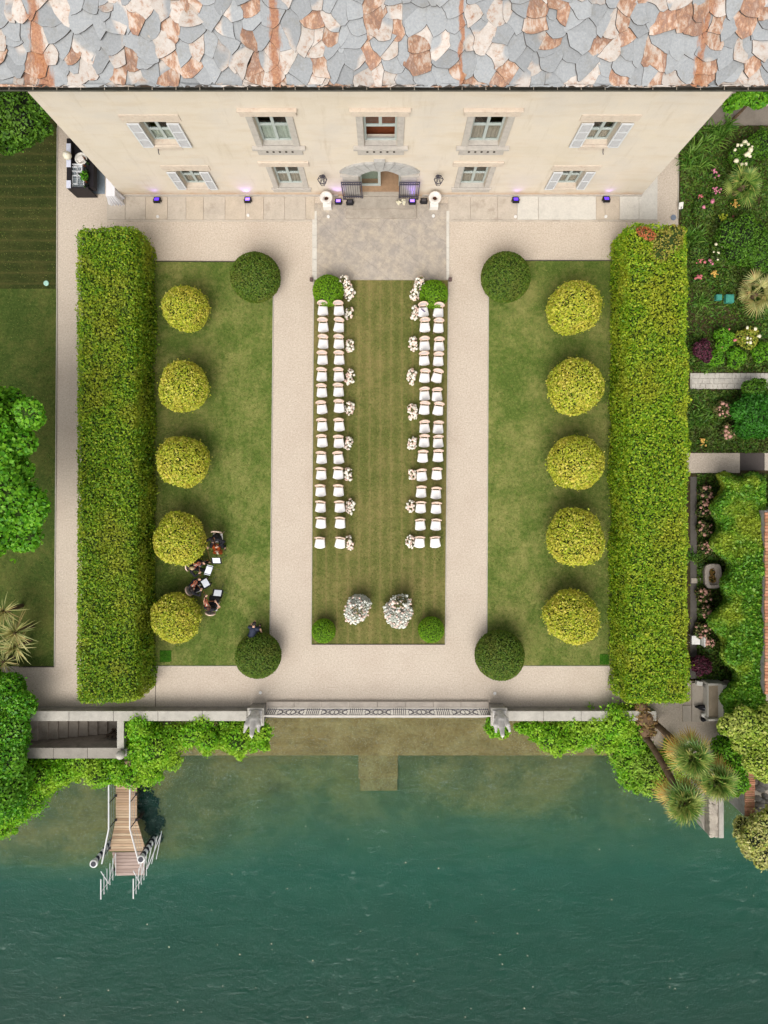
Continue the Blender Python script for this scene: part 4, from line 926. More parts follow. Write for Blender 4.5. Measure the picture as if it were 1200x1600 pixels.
# ---- left trees
def lob(lst, z, flat=.6, zj=.5, seed=0):
    r = random.Random(seed); out = []
    for px, py, rr in lst:
        zz = z+r.uniform(-zj, zj); c = P(px, py, zz); q = R(rr, zz); out.append(((c.x, c.y, zz), (q, q, q*flat)))
    return out
tree('maple_tree', P(-150, 740), lob([(5, 655, 38), (45, 645, 22), (30, 690, 22), (10, 720, 30), (42, 735, 13), (25, 790, 42), (50, 790, 26), (0, 770, 50), (38, 840, 24), (10, 820, 34), (-40, 700, 70), (-50, 790, 80), (-40, 640, 50), (15, 630, 22), (60, 655, 10)], 5.2, .55, .6, 1), 330, .15, L_MAPLE, CORE, 'bright green broadleaf tree reaching over the left lawn', trunk_h=4.2, tr=.16, seed=3, rough=.22, depth=.35, aspect=.75)
tree('dark_tree', P(-160, 150), lob([(20, 175, 45), (50, 165, 30), (55, 195, 22), (10, 210, 32), (-20, 180, 60), (30, 145, 40), (70, 200, 12), (40, 215, 15), (60, 150, 30), (0, 140, 50)], 4.2, .6, .5, 2), 330, .13, L_DARK, CORED, 'dark green tree beside the upper left corner of the villa', trunk_h=3.4, tr=.16, seed=8, rough=.2, depth=.3)
def ground_of(v): return (v.x, v.y, 0)
for i, (px, py, n, L, z, lb) in enumerate([(20, 990, 90, .95, 1.7, 'largest variegated yucca rosette on the left lawn'), (21, 1012, 70, .85, 1.5, 'variegated yucca rosette just above the round bush'), (3, 957, 80, .85, 1.7, 'variegated yucca rosette nearest the maple tree'), (2, 1036, 40, .7, 1.2, 'low variegated yucca cut by the left picture edge')]):
    c = P(px, py, z); e = empty('yucca', (c.x, c.y, 0), 0, lb, 'yucca', 'yuccas on the left lawn'); blades('leaves', (0, 0, z-.2), n, L, .055, [L_YUCCA], e, (-15, 85), .25, 4, seed=60+i); trunk('trunk', [(0, 0, 0), (0, 0, z-.15)], .1, .09, BARK, e)
tree('laurel_bush', P(-20, 1150, 1), lob([(15, 1075, 22), (30, 1100, 24), (0, 1100, 34), (5, 1140, 34), (0, 1180, 40), (-15, 1080, 36), (42, 1098, 12), (15, 1160, 18), (-30, 1150, 60), (-20, 1230, 60)], 1.6, .7, .35, 3), 480, .12, L_LAUREL, CORED, 'glossy laurel bush in the left corner above the boat stair', 'shrub', trunk_h=1.0, tr=.12, seed=13, rough=.2, depth=.22, aspect=.7)
# hanging greenery over the lake wall
def hang(name, lst, z, lb, seed, leaf=None, dens=520, size=.11, flat=.75, zj=.3):
    rr_ = random.Random(seed+99)
    lst = lst+[(a+rr_.uniform(-1, 1)*q*1.05, b+rr_.uniform(.1, 1.1)*q, q*rr_.uniform(.18, .36)) for a, b, q in lst for _ in range(2) if q > 11]
    c = P(lst[0][0], lst[0][1], z); return tree(name, c, lob(lst, z, flat, zj, seed), dens, size, leaf or L_WIST, CORE, lb, 'climber', 'climbers over the lake walls', trunk_h=None, seed=seed, rough=.42, depth=.4, part='foliage', spread=.95, coref=.75, tuft=.2)
hang('wall_climber', [(70, 1200, 22), (100, 1195, 18), (130, 1190, 20), (160, 1190, 18), (176, 1184, 10), (185, 1205, 18), (150, 1205, 18), (110, 1205, 20), (75, 1215, 22), (50, 1205, 26), (45, 1235, 28), (20, 1260, 28), (15, 1220, 34), (5, 1275, 22), (95, 1212, 18), (0, 1290, 16)], .0, 'green climber hanging over the lower left stair wall', 21)
hang('wall_climber', [(215, 1135, 22), (235, 1150, 26), (210, 1165, 20), (245, 1175, 28), (225, 1195, 26), (205, 1212, 14), (262, 1160, 22), (285, 1150, 18), (212, 1120, 9), (265, 1185, 14), (240, 1208, 12)], .3, 'green climber mass above the wooden jetty', 22)
hang('wall_climber', [(305, 1145, 18), (325, 1155, 18), (318, 1130, 15), (345, 1148, 18), (370, 1150, 22), (395, 1150, 22), (410, 1145, 14), (375, 1172, 12), (355, 1130, 12), (385, 1125, 10), (322, 1170, 9), (374, 1185, 5), (412, 1165, 8)], .3, 'green climber between the parapet and the left stone bird', 23)
hang('wall_climber', [(766, 1136, 10), (775, 1142, 11), (787, 1140, 10), (772, 1130, 10)], .3, 'small tuft of climber below the right stone bird', 24, zj=.1)
hang('wall_climber', [(820, 1138, 11), (838, 1142, 14), (856, 1150, 18), (880, 1148, 20), (872, 1165, 14), (905, 1150, 22), (935, 1140, 26), (965, 1130, 26), (985, 1125, 18), (950, 1155, 18), (925, 1130, 20), (890, 1130, 14), (975, 1112, 12), (808, 1136, 6)], .35, 'long green climber over the parapet right of the railing', 25)
hang('wall_climber', [(985, 1160, 20), (975, 1185, 20), (1000, 1195, 24), (1020, 1200, 22), (985, 1212, 18), (1010, 1220, 18), (1035, 1215, 18), (1005, 1170, 14), (1045, 1185, 16), (1060, 1200, 18), (972, 1165, 14), (1050, 1165, 12)], .1, 'yellow green climber hanging over the water beside the palm trunks', 26, leafmat('lime climber leaf', ['#5fa012', '#7cb81e', '#98c82e', '#4c8c10', '#b2d048'], '#c8d466', .6, .35, .5, .6))
tree('dead_brush', P(1010, 1130), lob([(1005, 1120, 16), (1012, 1140, 14), (1000, 1105, 10), (1018, 1125, 12)], .6, .7, .1, 4), 160, .14, L_DRY, plain('dry twigs', '#6b5540', .95), 'tangle of dry brown stems at the corner of the right hedge', 'brush', trunk_h=.4, tr=.04, seed=31, rough=.3, depth=.4, part='stems')

# ---- right: ivy-clad wall, trees
def ivy_bank():
    e = empty('ivy_bank', (P(1165, 930).x, P(1165, 930).y, 0), 0, 'broad ivy covered bank between the flower bed and the brick wall', 'ivy'); cx, cy = e.location.x, e.location.y
    r = np.random.default_rng(77); n = 70000; px = r.uniform(1100, 1196, n); py = r.uniform(736, 1150, n)
    def hgt(px, py):
        X = np.stack([px/22, py/22, px*0], 1); left = 1122+10*np.sin(py/23)+7*np.sin(py/9.3+1)+np.clip((py-980)/10, 0, 12)-14*np.exp(-((py-770)/28)**2); top = 741+4*np.sin(px/7)
        d = np.minimum(np.minimum((px-left)/16, (py-top)/12), (1146-py)/12); q = np.clip(d, 0, 1); return d, 2.35*np.sqrt(np.clip(1-(1-q)**2, 0, 1))+.22*vnoise(X, 1.0, 5)*q+.10*vnoise(X, 3.1, 6)*q
    d, z = hgt(px, py); k = d > -.05+.1*r.random(n); px, py, z, d = px[k], py[k], z[k], d[k]; z = z+(r.random(len(z)) < .12)*r.random(len(z))*.12; z = z*(1-.12*r.random(len(z))**2*(d < 1))
    z = np.where(r.random(len(z)) < np.clip(.9-d, 0, .6), z*r.random(len(z)), z); kf = 1-z/H
    p = np.stack([(px-603)*PX*kf-cx, (755-py)*PX*kf-cy, z-.05*r.random(len(z))], 1); N = np.stack([-np.clip(1-d, 0, 1)*1.2, px*0, px*0+1], 1); V, T = leaves(p, N, .115, 1.0, .75)
    gx, gy = np.meshgrid(np.linspace(1096, 1196, 40), np.linspace(734, 1150, 120)); dd, gz = hgt(gx.ravel(), gy.ravel()); gz = np.maximum(gz-.17, -.05); kk = 1-gz/H
    G = np.stack([(gx.ravel()-603)*PX*kk-cx, (755-gy.ravel())*PX*kk-cy, gz], 1); Q = np.array([(j*40+i, (j+1)*40+i, (j+1)*40+i+1, j*40+i+1) for j in range(119) for i in range(39) if max(dd[j*40+i], dd[(j+1)*40+i+1]) > 0])
    raw_mesh('foliage', np.concatenate([V, G]), T, Q+len(V), [L_IVY, CORE], np.concatenate([np.ones(len(Q)), np.zeros(len(T))]), e)
ivy_bank()
tree('pale_shrub', P(1170, 1150), lob([(1140, 1135, 16), (1158, 1128, 20), (1180, 1140, 26), (1165, 1160, 20), (1190, 1170, 24), (1178, 1190, 16), (1198, 1200, 22), (1150, 1148, 12), (1210, 1140, 40)], 2.6, .7, .3, 6), 480, .12, L_YGR, CORE, 'pale yellow green shrub at the end of the ivy bank', 'shrub', trunk_h=1.6, tr=.1, seed=35, rough=.25, depth=.25)
tree('green_shrub', P(1135, 1180), lob([(1130, 1170, 18), (1145, 1190, 20), (1135, 1205, 18), (1152, 1210, 16), (1120, 1190, 14), (1148, 1165, 14), (1148, 1235, 10), (1158, 1225, 12)], 1.1, .8, .2, 7), 330, .13, leafmat('mid green leaf', ['#4a8410', '#609c18', '#78ae22', '#3f7410'], '#8cb030', .8, .3), CORE, 'mid green shrub between the palms and the brick wall', 'shrub', trunk_h=.6, tr=.07, seed=37, rough=.2, depth=.25)
tree('variegated_tree', P(1180, 1300, 0), lob([(1160, 1292, 14), (1180, 1305, 22), (1165, 1315, 14), (1195, 1325, 26), (1170, 1330, 12), (1190, 1345, 12), (1210, 1290, 34), (1182, 1285, 16), (1152, 1302, 7)], 1.6, .6, .4, 8), 460, .12, leafmat('cream edged leaf', ['#9da84a', '#c0bd66', '#d4cc8c', '#6f8a2c', '#b5b455'], '#d8cf9a', .9, .3, .5, .5), CORED, 'variegated cream and green tree over the water at lower right', trunk_h=1.3, tr=.1, seed=39, rough=.3, depth=.4)
tree('right_top_shrub', P(1180, 150, 2), lob([(1165, 150, 14), (1185, 148, 20), (1200, 140, 22), (1150, 158, 12), (1140, 165, 10), (1172, 135, 24)], 2.2, .7, .2, 9), 330, .14, L_MAPLE, CORE, 'bright green shrub behind the upper right corner of the villa', 'shrub', trunk_h=1.6, tr=.08, seed=43, rough=.25)
# brick wall and its roofed copings
BRICK = None
def brickmat():
    t = NT('terracotta brick'); g_ = t.n('ShaderNodeNewGeometry'); c = t.ramp(g_.outputs['Random Per Island'], [(0, '#9c6a52'), (.3, '#b07c60'), (.6, '#c08f74'), (.85, '#a9745c'), (1, '#8d7a5c')])
    c = t.mix(t.ramp(t.noise(7, 4, .7), [(.5, 0.0), (.7, .6)]), c, '#7d7a4c'); t.pbr(c, .9, 0, t.bump(t.noise(30, 3, .7), .4, .02), .1); return t.m
BRICK = brickmat()
def brickwall(px0, px1, py0, py1, z, label, step=.085):
    x0, x1, y0, y1 = rect(px0, px1, py0, py1, z); e = empty('brick_wall', ((x0+x1)/2, (y0+y1)/2, 0), 0, label, 'wall'); c = e.location
    MB().box(x0+.03-c.x, x1-.03-c.x, y0-c.y, y1-c.y, -3 if z < 2 else -.1, z-.06).build('wall_body', GREYSTONE, e); m = MB(); y = y0; r = random.Random(py0)
    while y < y1-step: m.box(x0-c.x+r.uniform(0, .03), x1-c.x-r.uniform(0, .03), y+.006-c.y, y+step-.008-c.y, z-.07, z+r.uniform(0, .02)); y += step
    m.build('brick_coping', BRICK, e, bevel=.01)
brickwall(1164, 1180, 1198, 1277, 1.2, 'weathered brick topped wall running down to the lake')
brickwall(1195, 1240, 798, 1085, 2.6, 'brick topped garden wall cut by the right picture edge', .14)
rk = MB(); r = random.Random(5)
for i in range(26): 
    c = P(r.uniform(1182, 1199), r.uniform(1205, 1290), .5); rk.ell(c, (r.uniform(.1, .28), r.uniform(.1, .3), r.uniform(.1, .25)), 7, 5)
tag(rk.build('rubble_bank', stone('pale rubble', '#9d968c', .25, 4), smooth=False), 'bank of pale broken stones beside the brick wall', 'rocks', kind='stuff')
# stone pier
pr = empty('stone_pier', P(1118, 1275, -.6)-Vector((0, 0, -.6)), 0, 'rough mortared stone pier standing in the water below the palms', 'pier')
zt = -.25; x0, x1, y0, y1 = rect(1100, 1137, 1235, 1309, zt); cx, cy = pr.location.x, pr.location.y
MB().box(x0+.3-cx, x1-.25-cx, y0+.02-cy, y1-cy, -5, zt-.03).build('pier_body', stone('rubble masonry', '#8d8578', .28, 4, spots='#5f594f', bump=.9), pr)
m = MB(); r = random.Random(2)
for i in range(420):
    m.ell((r.uniform(x0+.3, x1-.5)-cx, r.uniform(y0+.06, y1-.05)-cy, zt-.02), (r.uniform(.05, .1), r.uniform(.05, .1), .05), 7, 4)
m.build('cobble_top', stone('pier cobbles', '#a89f92', .25, 3), pr, bevel=.02); MB().box(x1-.42-cx, x1-.2-cx, y0-cy, y1-cy, zt-.2, zt+.05).build('edge_stone', COPING, pr, bevel=.02)
MB().prism([(x0-cx-.05, y1-cy), (x0+.28-cx, y1-cy), (x0+.28-cx, y0+.02-cy), (x0-cx-.05, y0+.9-cy)], -5, zt-.5).build('buttress', stone('buttress stone', '#8f897f', .2, 4, bump=.8), pr, bevel=.03)
# leaning palms
def palm(px, py, z, bx, by, n, fan, lb, seed, dry=12):
    c = P(px, py, z); b = P(bx, by, .2); e = empty('fan_palm', (b.x, b.y, 0), 0, lb, 'palm', 'leaning fan palms by the lake'); d = c-Vector((b.x, b.y, 0))
    q = [Vector((0, 0, 0)).lerp(d, t)+Vector((0, 0, .5*sin(pi*t))) for t in np.linspace(0, 1, 9)]; trunk('trunk', [tuple(v) for v in q], .13, .17, BARK, e)
    fronds('fronds', tuple(d), n, .42, fan, [L_PALM], e, seed, (-5, 78)); fronds('young_fronds', (d.x, d.y, d.z+.1), 9, .16, fan*.7, [L_PALM], e, seed+5, (35, 85), 13, 200); fronds('dry_fronds', (d.x, d.y, d.z-.15), dry, .5, fan*1.0, [L_PALMY], e, seed+1, (-38, -8), 13, 170)
palm(1082, 1185, 3.2, 1022, 1128, 26, .62, 'fan palm with yellow fronds on the shorter leaning trunk', 71); palm(1068, 1255, 3.0, 1003, 1140, 28, .66, 'fan palm at the end of the long trunk over the water', 75); palm(1120, 1222, 2.8, 1115, 1195, 26, .62, 'fan palm just above the stone pier', 79)

# ---- flower border
GCP = []; r = np.random.default_rng(12)
n = 120000; px = r.uniform(1062, 1330, n); py = r.uniform(198, 1060, n)
ok = ~(((py > 582) & (py < 609)) | ((py > 707) & (py < 740)) | ((px < 1088) & (py > 740)))
den = vnoise(np.stack([px/28, py/28, px*0], 1), 1.0, 3); ok &= (den > -.55) | (r.random(n) < .5); px, py, den = px[ok], py[ok], den[ok]
z = .06+.16*np.clip(den+.5, 0, 1.5)*r.random(len(px)); pp = np.stack([(px-603)*PX, (755-py)*PX, z], 1)
V, T = leaves(pp, np.tile([0, 0, 1.0], (len(pp), 1)), .12, .8, .5)
tag(raw_mesh('ground_cover', V, T, None, [L_COVER]), 'low mixed green ground cover filling the flower border', 'ground cover', kind='stuff')
ag = [(1082, 250, 110, 1.0, 'large strap leaved clump touching the villa corner'), (1127, 208, 80, .95, 'strap leaved clump just below the grey back path'), (1087, 368, 90, .8, 'strap leaved clump beside the top of the right hedge'), (1097, 655, 90, .75, 'strap leaved clump between the two cross paths'), (1088, 868, 40, .5, 'small dark strap leaved clump left of the stone trough'), (1100, 470, 50, .55, 'bluish strap leaved clump near the aqua covers'), (1190, 625, 40, .5, 'strap leaved clump at the right edge below the cobbled path'), (1140, 195, 50, .8, 'strap leaved clump under the grey back path, right one'), (1108, 583-14, 50, .5, 'strap leaved clump above the cobbled path')]
for i, (px, py, n, L, lb) in enumerate(ag):
    c = P(px, py, .4); e = blades('agapanthus', (0, 0, .05), int(n*1.5), L, .055, [L_SPEAR], None, (15, 85), .7, 4, seed=100+i, origins=[(q[0]*L*.25, q[1]*L*.25, .03) for q in RNG.normal(size=(9, 2))]); e.location = (c.x, c.y, 0); tag(e, lb, 'clump', 'strap leaved clumps in the border')
def bush(px, py, rr, z, leaf, lb, seed, name='shrub', flowers=None, dens=620, size=.09, core=CORED, nfl=14, fr=.07, group='shrubs in the flower border'):
    r = random.Random(seed); lst = [(px, py, rr*.75)]+[(px+rr*.55*cos(a), py+rr*.55*sin(a)*r.uniform(.8, 1.2), rr*r.uniform(.4, .6)) for a in [k*2*pi/6+r.random() for k in range(6)]]
    c = P(px, py, z); e = tree(name, c, lob(lst, z, .8, .15, seed), dens, size, leaf, core, lb, 'shrub', group, trunk_h=z*.6, tr=.04, seed=seed, rough=.22, depth=.25)
    if flowers:
        k = np.random.default_rng(seed); a = k.uniform(0, 6.28, nfl); d = np.sqrt(k.random(nfl))*R(rr, z)*.95; blossoms('blooms', np.stack([d*np.cos(a), d*np.sin(a), z+R(rr, z)*.75*np.sqrt(np.clip(1-(d/R(rr, z)/1.05)**2, 0, 1))], 1), fr, [flowers], e, seed=seed)
    return e
L_MID = bpy.data.materials['mid green leaf']; L_AZ = leafmat('azalea leaf', ['#4c6c2c', '#5f7c34', '#7a7a44', '#3e5c22', '#8a6a4a'], '#9a6a50', 1.6, .2)
bush(1160, 372, 38, .8, L_DARK, 'largest dark green shrub in the upper flower border', 201, dens=400); bush(1190, 395, 28, .9, L_DARK, 'dark green shrub cut by the right edge near its middle', 202)
bush(1158, 245, 20, .7, L_DARK, 'lily like shrub with large white blooms near the back path', 203, flowers=CREAM, nfl=12, fr=.1); bush(1190, 225, 22, .7, L_DARK, 'dark shrub at the right edge under the back path', 204)
bush(1097, 545, 15, .75, L_PURP, 'dark purple shrub beside the hedge above the cobbled path', 205, size=.09); bush(1103, 558, 9, .5, L_PURP, 'low purple spray beside the larger purple shrub', 206, size=.09)
bush(1095, 1040, 17, .6, L_PURP, 'dark purple shrub above the stone bench', 207, size=.09)
bush(1132, 530, 17, .6, L_MID, 'bright green shrub with two pink blooms', 208, flowers=PINK2, nfl=3, fr=.09); bush(1166, 528, 18, .55, leafmat('gold leaf', ['#7c9a2a', '#a0aa3a', '#b8a848', '#5f8420'], None), 'golden shrub with white blooms above the cobbled path', 209, flowers=CREAM, nfl=7, fr=.1)
bush(1118, 560, 14, .3, L_MID, 'low bright shrub on the edge of the cobbled path', 210); bush(1150, 560, 15, .3, L_MID, 'low green shrub spilling over the cobbled path', 211); bush(1190, 550, 16, .4, L_MID, 'green shrub at the right edge above the cobbled path', 212)
bush(1178, 650, 36, 1.1, leafmat('deep leaf', ['#24580e', '#2f6a14', '#3f801a', '#1c480c'], '#4c8a20', .9, .25), 'deep green rounded tree between the two cross paths', 213, name='small_tree', size=.12); bush(1180, 612, 20, 1.0, L_DARK, 'dark green shrub touching the cobbled path from below', 214)
bush(1130, 640, 14, .45, L_AZ, 'pink azalea left of the deep green rounded tree', 215, flowers=SALM, nfl=22); bush(1138, 675, 12, .4, L_AZ, 'pink azalea just above the gravel cross path', 216, flowers=SALM, nfl=10)
for i, (px, py, rr) in enumerate([(1102, 770, 12), (1100, 795, 13), (1100, 825, 13), (1105, 855, 11), (1098, 930, 13), (1104, 955, 11), (1096, 985, 13), (1106, 1005, 10)]):
    bush(px, py, rr, .35, L_AZ, ['azalea nearest the gravel cross path', 'second azalea below the gravel cross path', 'third azalea below the gravel cross path', 'azalea just above the stone trough', 'azalea just below the stone trough', 'small azalea against the ivy bank below the trough', 'azalea beside the small white garden chair', 'azalea just above the lower purple shrub'][i], 220+i, name='azalea', flowers=SALM, nfl=14, fr=.06, dens=300, group='azaleas along the narrow path')
bush(1090, 395, 12, .25, L_COVER, 'low green tuft beside the hedge near pink roses', 231); bush(1125, 395, 18, .35, L_COVER, 'loose green shrub dotted with small white blooms', 232, flowers=CREAM, nfl=10, fr=.045); bush(1100, 325, 16, .3, L_COVER, 'low green cushion between the upper pink blooms and hedge', 233, flowers=PINK, nfl=3)
for i, (px, py, k, mt_, lb) in enumerate([(1117, 271, 5, PINK, 'topmost bright pink rose beside the palm'), (1119, 297, 5, PINK, 'pink rose just under the topmost one'), (1094, 308, 5, PINK2, 'red pink rose closest to the villa corner'), (1094, 405, 7, PINK2, 'cluster of red pink roses beside the hedge'), (1112, 409, 5, PINK, 'pink rose right of the red pink cluster'), (1116, 427, 6, YEL, 'orange yellow flower above the aqua covers'), (1091, 433, 4, PINK2, 'lowest small pink rose beside the hedge'), (1149, 319, 6, YEL, 'yellow flower tuft below the upper palm'), (1129, 340, 8, plain('lime petal', '#9aa52c', .7), 'lime tuft in the middle of the upper border'), (1141, 345, 8, plain('dark red petal', '#6d2f36', .7), 'dark red tuft beside the lime tuft'), (1099, 689, 7, YEL, 'orange flower tuft above the gravel cross path')]):
    c = P(px, py, .35); e = empty('rose_bush', (c.x, c.y, 0), 0, lb, 'flower', 'flowers in the border'); blossoms('blooms', RNG.normal(size=(k*3, 3))*np.array([.08, .08, .04])+np.array([0, 0, .38]), .045, [mt_], e, seed=i)
    foliage('leaves', [((0, 0, .2), (.22, .22, .16))], 350, .1, [L_COVER, CORED], e, seed=300+i, rough=.3)
for i, (px, py, n, f, z, lb) in enumerate([(1166, 288, 17, .58, 1.1, 'blue green fan palm in the upper flower border'), (1186, 458, 16, .6, 1.0, 'pale fan palm at the right edge near the aqua covers')]):
    c = P(px, py, z); e = empty('border_palm', (c.x, c.y, 0), 0, lb, 'palm'); fronds('fronds', (0, 0, z-.3), n, .5, f, [L_PALM if i == 0 else L_YUCCA], e, 90+i, (5, 75), 19, 210); trunk('trunk', [(0, 0, 0), (0, 0, z-.3)], .12, .12, BARK, e)
AQ = plain('aqua plastic', '#3f8a7a', .5)
for px, py, s_, lb in ((1124, 464, .13, 'smaller aqua square cover in the border'), (1141, 466, .19, 'larger aqua square cover beside the pale palm')):
    o = MB().box(-s_, s_, -s_, s_, 0, .3).box(-s_*.8, s_*.8, -s_*.8, s_*.8, .3, .33).build('cover_box', AQ, None, bevel=.02, loc=P(px, py, .3)-Vector((0, 0, .3))); tag(o, lb, 'cover')
e = empty('garden_label', P(1067, 329, .3)-Vector((0, 0, .3)), .2, 'small white tilted label at the edge of the bed by the villa corner', 'label'); MB().box(-.1, .1, -.02, .02, .2, .5, Matrix.Rotation(-.9, 4, 'X')).build('plate', WHITE, e); MB().cap((0, .0, 0), (0, .2, .25), .012, .012, 5, 0).build('stake', IRON, e)
# stone trough
tr_ = empty('stone_trough', P(1114, 900, .4)-Vector((0, 0, .4)), radians(2), 'oval stone trough planted with brown sedum in the border', 'trough'); m = MB(); n = 28; vs = []
def sq(t, a, b, p=.5): return (a*abs(cos(t))**p*(1 if cos(t) > 0 else -1), b*abs(sin(t))**p*(1 if sin(t) > 0 else -1))
for (a, b, z_) in ((.33, .5, 0), (.4, .58, .42), (.38, .56, .47), (.24, .42, .47), (.2, .38, .3)):
    for k in range(n): x, y = sq(2*pi*k/n, a, b); vs.append((x, y, z_))
m.add(vs, [(i*n+k, i*n+(k+1) % n, (i+1)*n+(k+1) % n, (i+1)*n+k) for i in range(4) for k in range(n)]); m.add([(x, y, .32) for x, y in [sq(2*pi*k/n, .22, .40) for k in range(n)]], [tuple(range(n))])
m.build('basin', stone('trough stone', '#a49a90', .15, 5), tr_); foliage('sedum', [((0, .15, .3), (.17, .2, .12)), ((0, -.15, .3), (.17, .2, .12))], 700, .07, [leafmat('sedum', ['#7a5a2c', '#96703a', '#54602a', '#b08a4a'], None), CORED], tr_, seed=61)
# small white garden chair
ch_ = empty('garden_chair', P(1087, 1000, .4)-Vector((0, 0, .4)), radians(90), 'small white garden chair in the border beside the hedge', 'chair'); WM = plain('white painted metal', '#dcdad6', .4)
MB().box(-.2, .2, -.2, .2, .42, .45).build('seat', WM, ch_, bevel=.01); MB().box(-.22, .22, -.24, -.2, .5, .85).build('backrest', WM, ch_, bevel=.01)
for a in (-1, 1):
    for b in (-1, 1): MB().cap((a*.18, b*.18, 0), (a*.18, b*.18, .42), .015, .015, 6, 0).build('leg', WM, ch_)
# stone bench, its steps and the things beside it
slab('bench_terrace', 1080, 1133, 1066, 1127, -.02, .10, PAVE); slab('bench_step', 1066, 1079.5, 1102, 1127, -.02, .05, PAVE)
be = empty('stone_bench', P(1119, 1097), 0, 'long stone bench with raised white back beside the ivy bank', 'bench'); c = be.location
x0, x1, y0, y1 = rect(1106.5, 1121, 1069, 1121, .5); yy0, yy1 = y0-c.y, y1-c.y
MB().box(x0-c.x, x1-c.x+.02, yy0, yy1, 0, .52).build('seat', stone('bench stone', '#a3947f', .1, 2), be, bevel=.01); MB().box(x0-c.x-.05, x0-c.x, yy0, yy1, .0, .56).build('seat_edge', PAVE2, be, bevel=.01)
MB().box(x1-c.x+.02, x1-c.x+.22, yy0-.1, yy1+.1, 0, .98).build('backrest', PAVE2, be, bevel=.02)
for s_ in (yy0-.10, yy1): MB().prism([(x0-c.x-.1, s_), (x1-c.x+.02, s_), (x1-c.x+.02, s_+.10), (x0-c.x-.1, s_+.10)], 0, .72).build('armrest', PAVE2, be, bevel=.02)
BLK = plain('black fabric', '#141318', .7, 0, .1)
cs = empty('instrument_case', P(1099, 1105, .15), 0, 'black tapering instrument case leaning against the stone bench', 'case'); m = MB(); n = 14; pr_ = [(-.42, .03), (-.3, .05), (-.22, .10), (-.05, .13), (.08, .11), (.2, .15), (.27, .12), (.3, .02)]; T = Matrix.Rotation(radians(-6), 4, 'Z')
vs = [T @ Vector((x, y, z)) for z in (0, .16) for x, y in pr_+[(a, -b) for a, b in pr_[::-1]]]; k = len(pr_)*2; m.add(vs, [tuple(range(k-1, -1, -1)), tuple(range(k, 2*k))]+[(i, (i+1) % k, (i+1) % k+k, i+k) for i in range(k)]); m.build('shell', BLK, cs, bevel=.02)
MB().tube([T @ Vector((-.1, .0, .17)), T @ Vector((-.05, 0, .24)), T @ Vector((.08, 0, .24)), T @ Vector((.12, 0, .17))], .015, 6).build('handle', plain('grey strap', '#8b8a90', .6), cs)
bg_ = empty('tote_bag', P(1103, 1117, .15), radians(15), 'white bag with black straps on the paving beside the stone bench', 'bag'); MB().box(-.24, .2, -.02, .17, 0, .2).build('white_pouch', WHITE, bg_, bevel=.05); MB().box(-.32, .2, -.2, -.03, 0, .22).build('black_pouch', BLK, bg_, bevel=.05)
MB().tube([(-.2, -.1, .22), (-.1, -.12, .34), (.05, -.12, .34), (.12, -.1, .22)], .02, 6).build('strap', BLK, bg_); MB().box(-.15, -.02, -.18, -.06, .22, .26).box(.05, .14, -.17, -.05, .22, .27).build('towel', WHITE, bg_, bevel=.02)
o = MB().box(-.14, .14, -.1, .1, 0, .22).build('white_box', WHITE, None, bevel=.02, loc=P(1091, 1066.5, .15)+Vector((0, 0, -.05))); o.rotation_euler = (0, 0, -.15); tag(o, 'small white box on the wall beside the purple shrub', 'box')
coping_wall('bench_wall', P(1096, 0).x, P(1107, 0).x, P(0, 1071).y, P(0, 1067.5).y, .4, 'short low grey wall between the white box and bench', 1, zb=0)
# ============================================================ CHAIRS
CANE = plain('peach cane', '#dabfac', .6, 0, .06); CANEP = plain('cane panel', '#c6bcb8', .8, 0, .08, 40); SEATW = plain('white upholstery', '#e8e6e4', .85, 0, .03, 3); CWOOD = plain('limed wood', '#c6a898', .6)
def superell(a, b, n, p=.6): return [(a*abs(cos(t))**p*(1 if cos(t) >= 0 else -1), b*abs(sin(t))**p*(1 if sin(t) >= 0 else -1)) for t in [2*pi*k/n for k in range(n)]]
def make_chair(name):
    e = empty(name)      # faces -Y, back at +Y
    base = [(-.205, .19), (-.24, -.14), (-.235, -.18), (-.12, -.225), (0, -.24), (.12, -.225), (.235, -.18), (.24, -.14), (.205, .19)]
    m = MB(); n = len(base); vs = []
    for s_, z in ((.97, .40), (1.02, .43), (1.02, .47), (.97, .50), (.80, .525), (.4, .54)): vs += [(x*s_, y*s_, z) for x, y in base]
    m.add(vs, [(i*n+k, (i*n+(k+1) % n), (i+1)*n+(k+1) % n, (i+1)*n+k) for i in range(5) for k in range(n)]+[tuple(5*n+k for k in range(n))]); m.f = [f[::-1] for f in m.f]
    m.build('cushion', SEATW, e, smooth=True)
    f = MB(); f.prism([(x*.98, y*.98) for x, y in base], .35, .40); f.build('seat_frame', CWOOD, e, bevel=.01)
    for x, y in ((-.2, -.17), (.2, -.17)): MB().cap((x, y, 0), (x, y, .37), .014, .022, 8, 0).build('leg', CWOOD, e)
    for x, y in ((-.18, .2), (.18, .2)): MB().cap((x*1.02, y+.06, 0), (x, y-.02, .40), .014, .02, 8, 0).build('leg', CWOOD, e)
    pts = []; 
    for t in np.linspace(0, 2*pi, 25): x, z = .215*cos(t), .25*sin(t); pts.append((x, .235+.035*(1-(x/.235)**2)+.09*(z+.27), .76+z))
    b = MB(); b.tube(pts, .034, 7); b.tube([(-.17, .185, .40), (-.16, .235, .55)], .018, 6); b.tube([(.17, .185, .40), (.16, .235, .55)], .018, 6); bk_ = b.build('backrest', CANE, e, smooth=True)
    c = MB(); vs = [(0, .235+.035+.09*.27, .76)]; 
    for t in np.linspace(0, 2*pi, 24, endpoint=False): x, z = .215*cos(t), .26*sin(t); vs.append((x, .235+.035*(1-(x/.235)**2)+.09*(z+.27), .76+z))
    c.add(vs, [(0, k+1, (k+1) % 24+1) for k in range(24)]); c.build('cane_panel', CANEP, bk_)
    return e
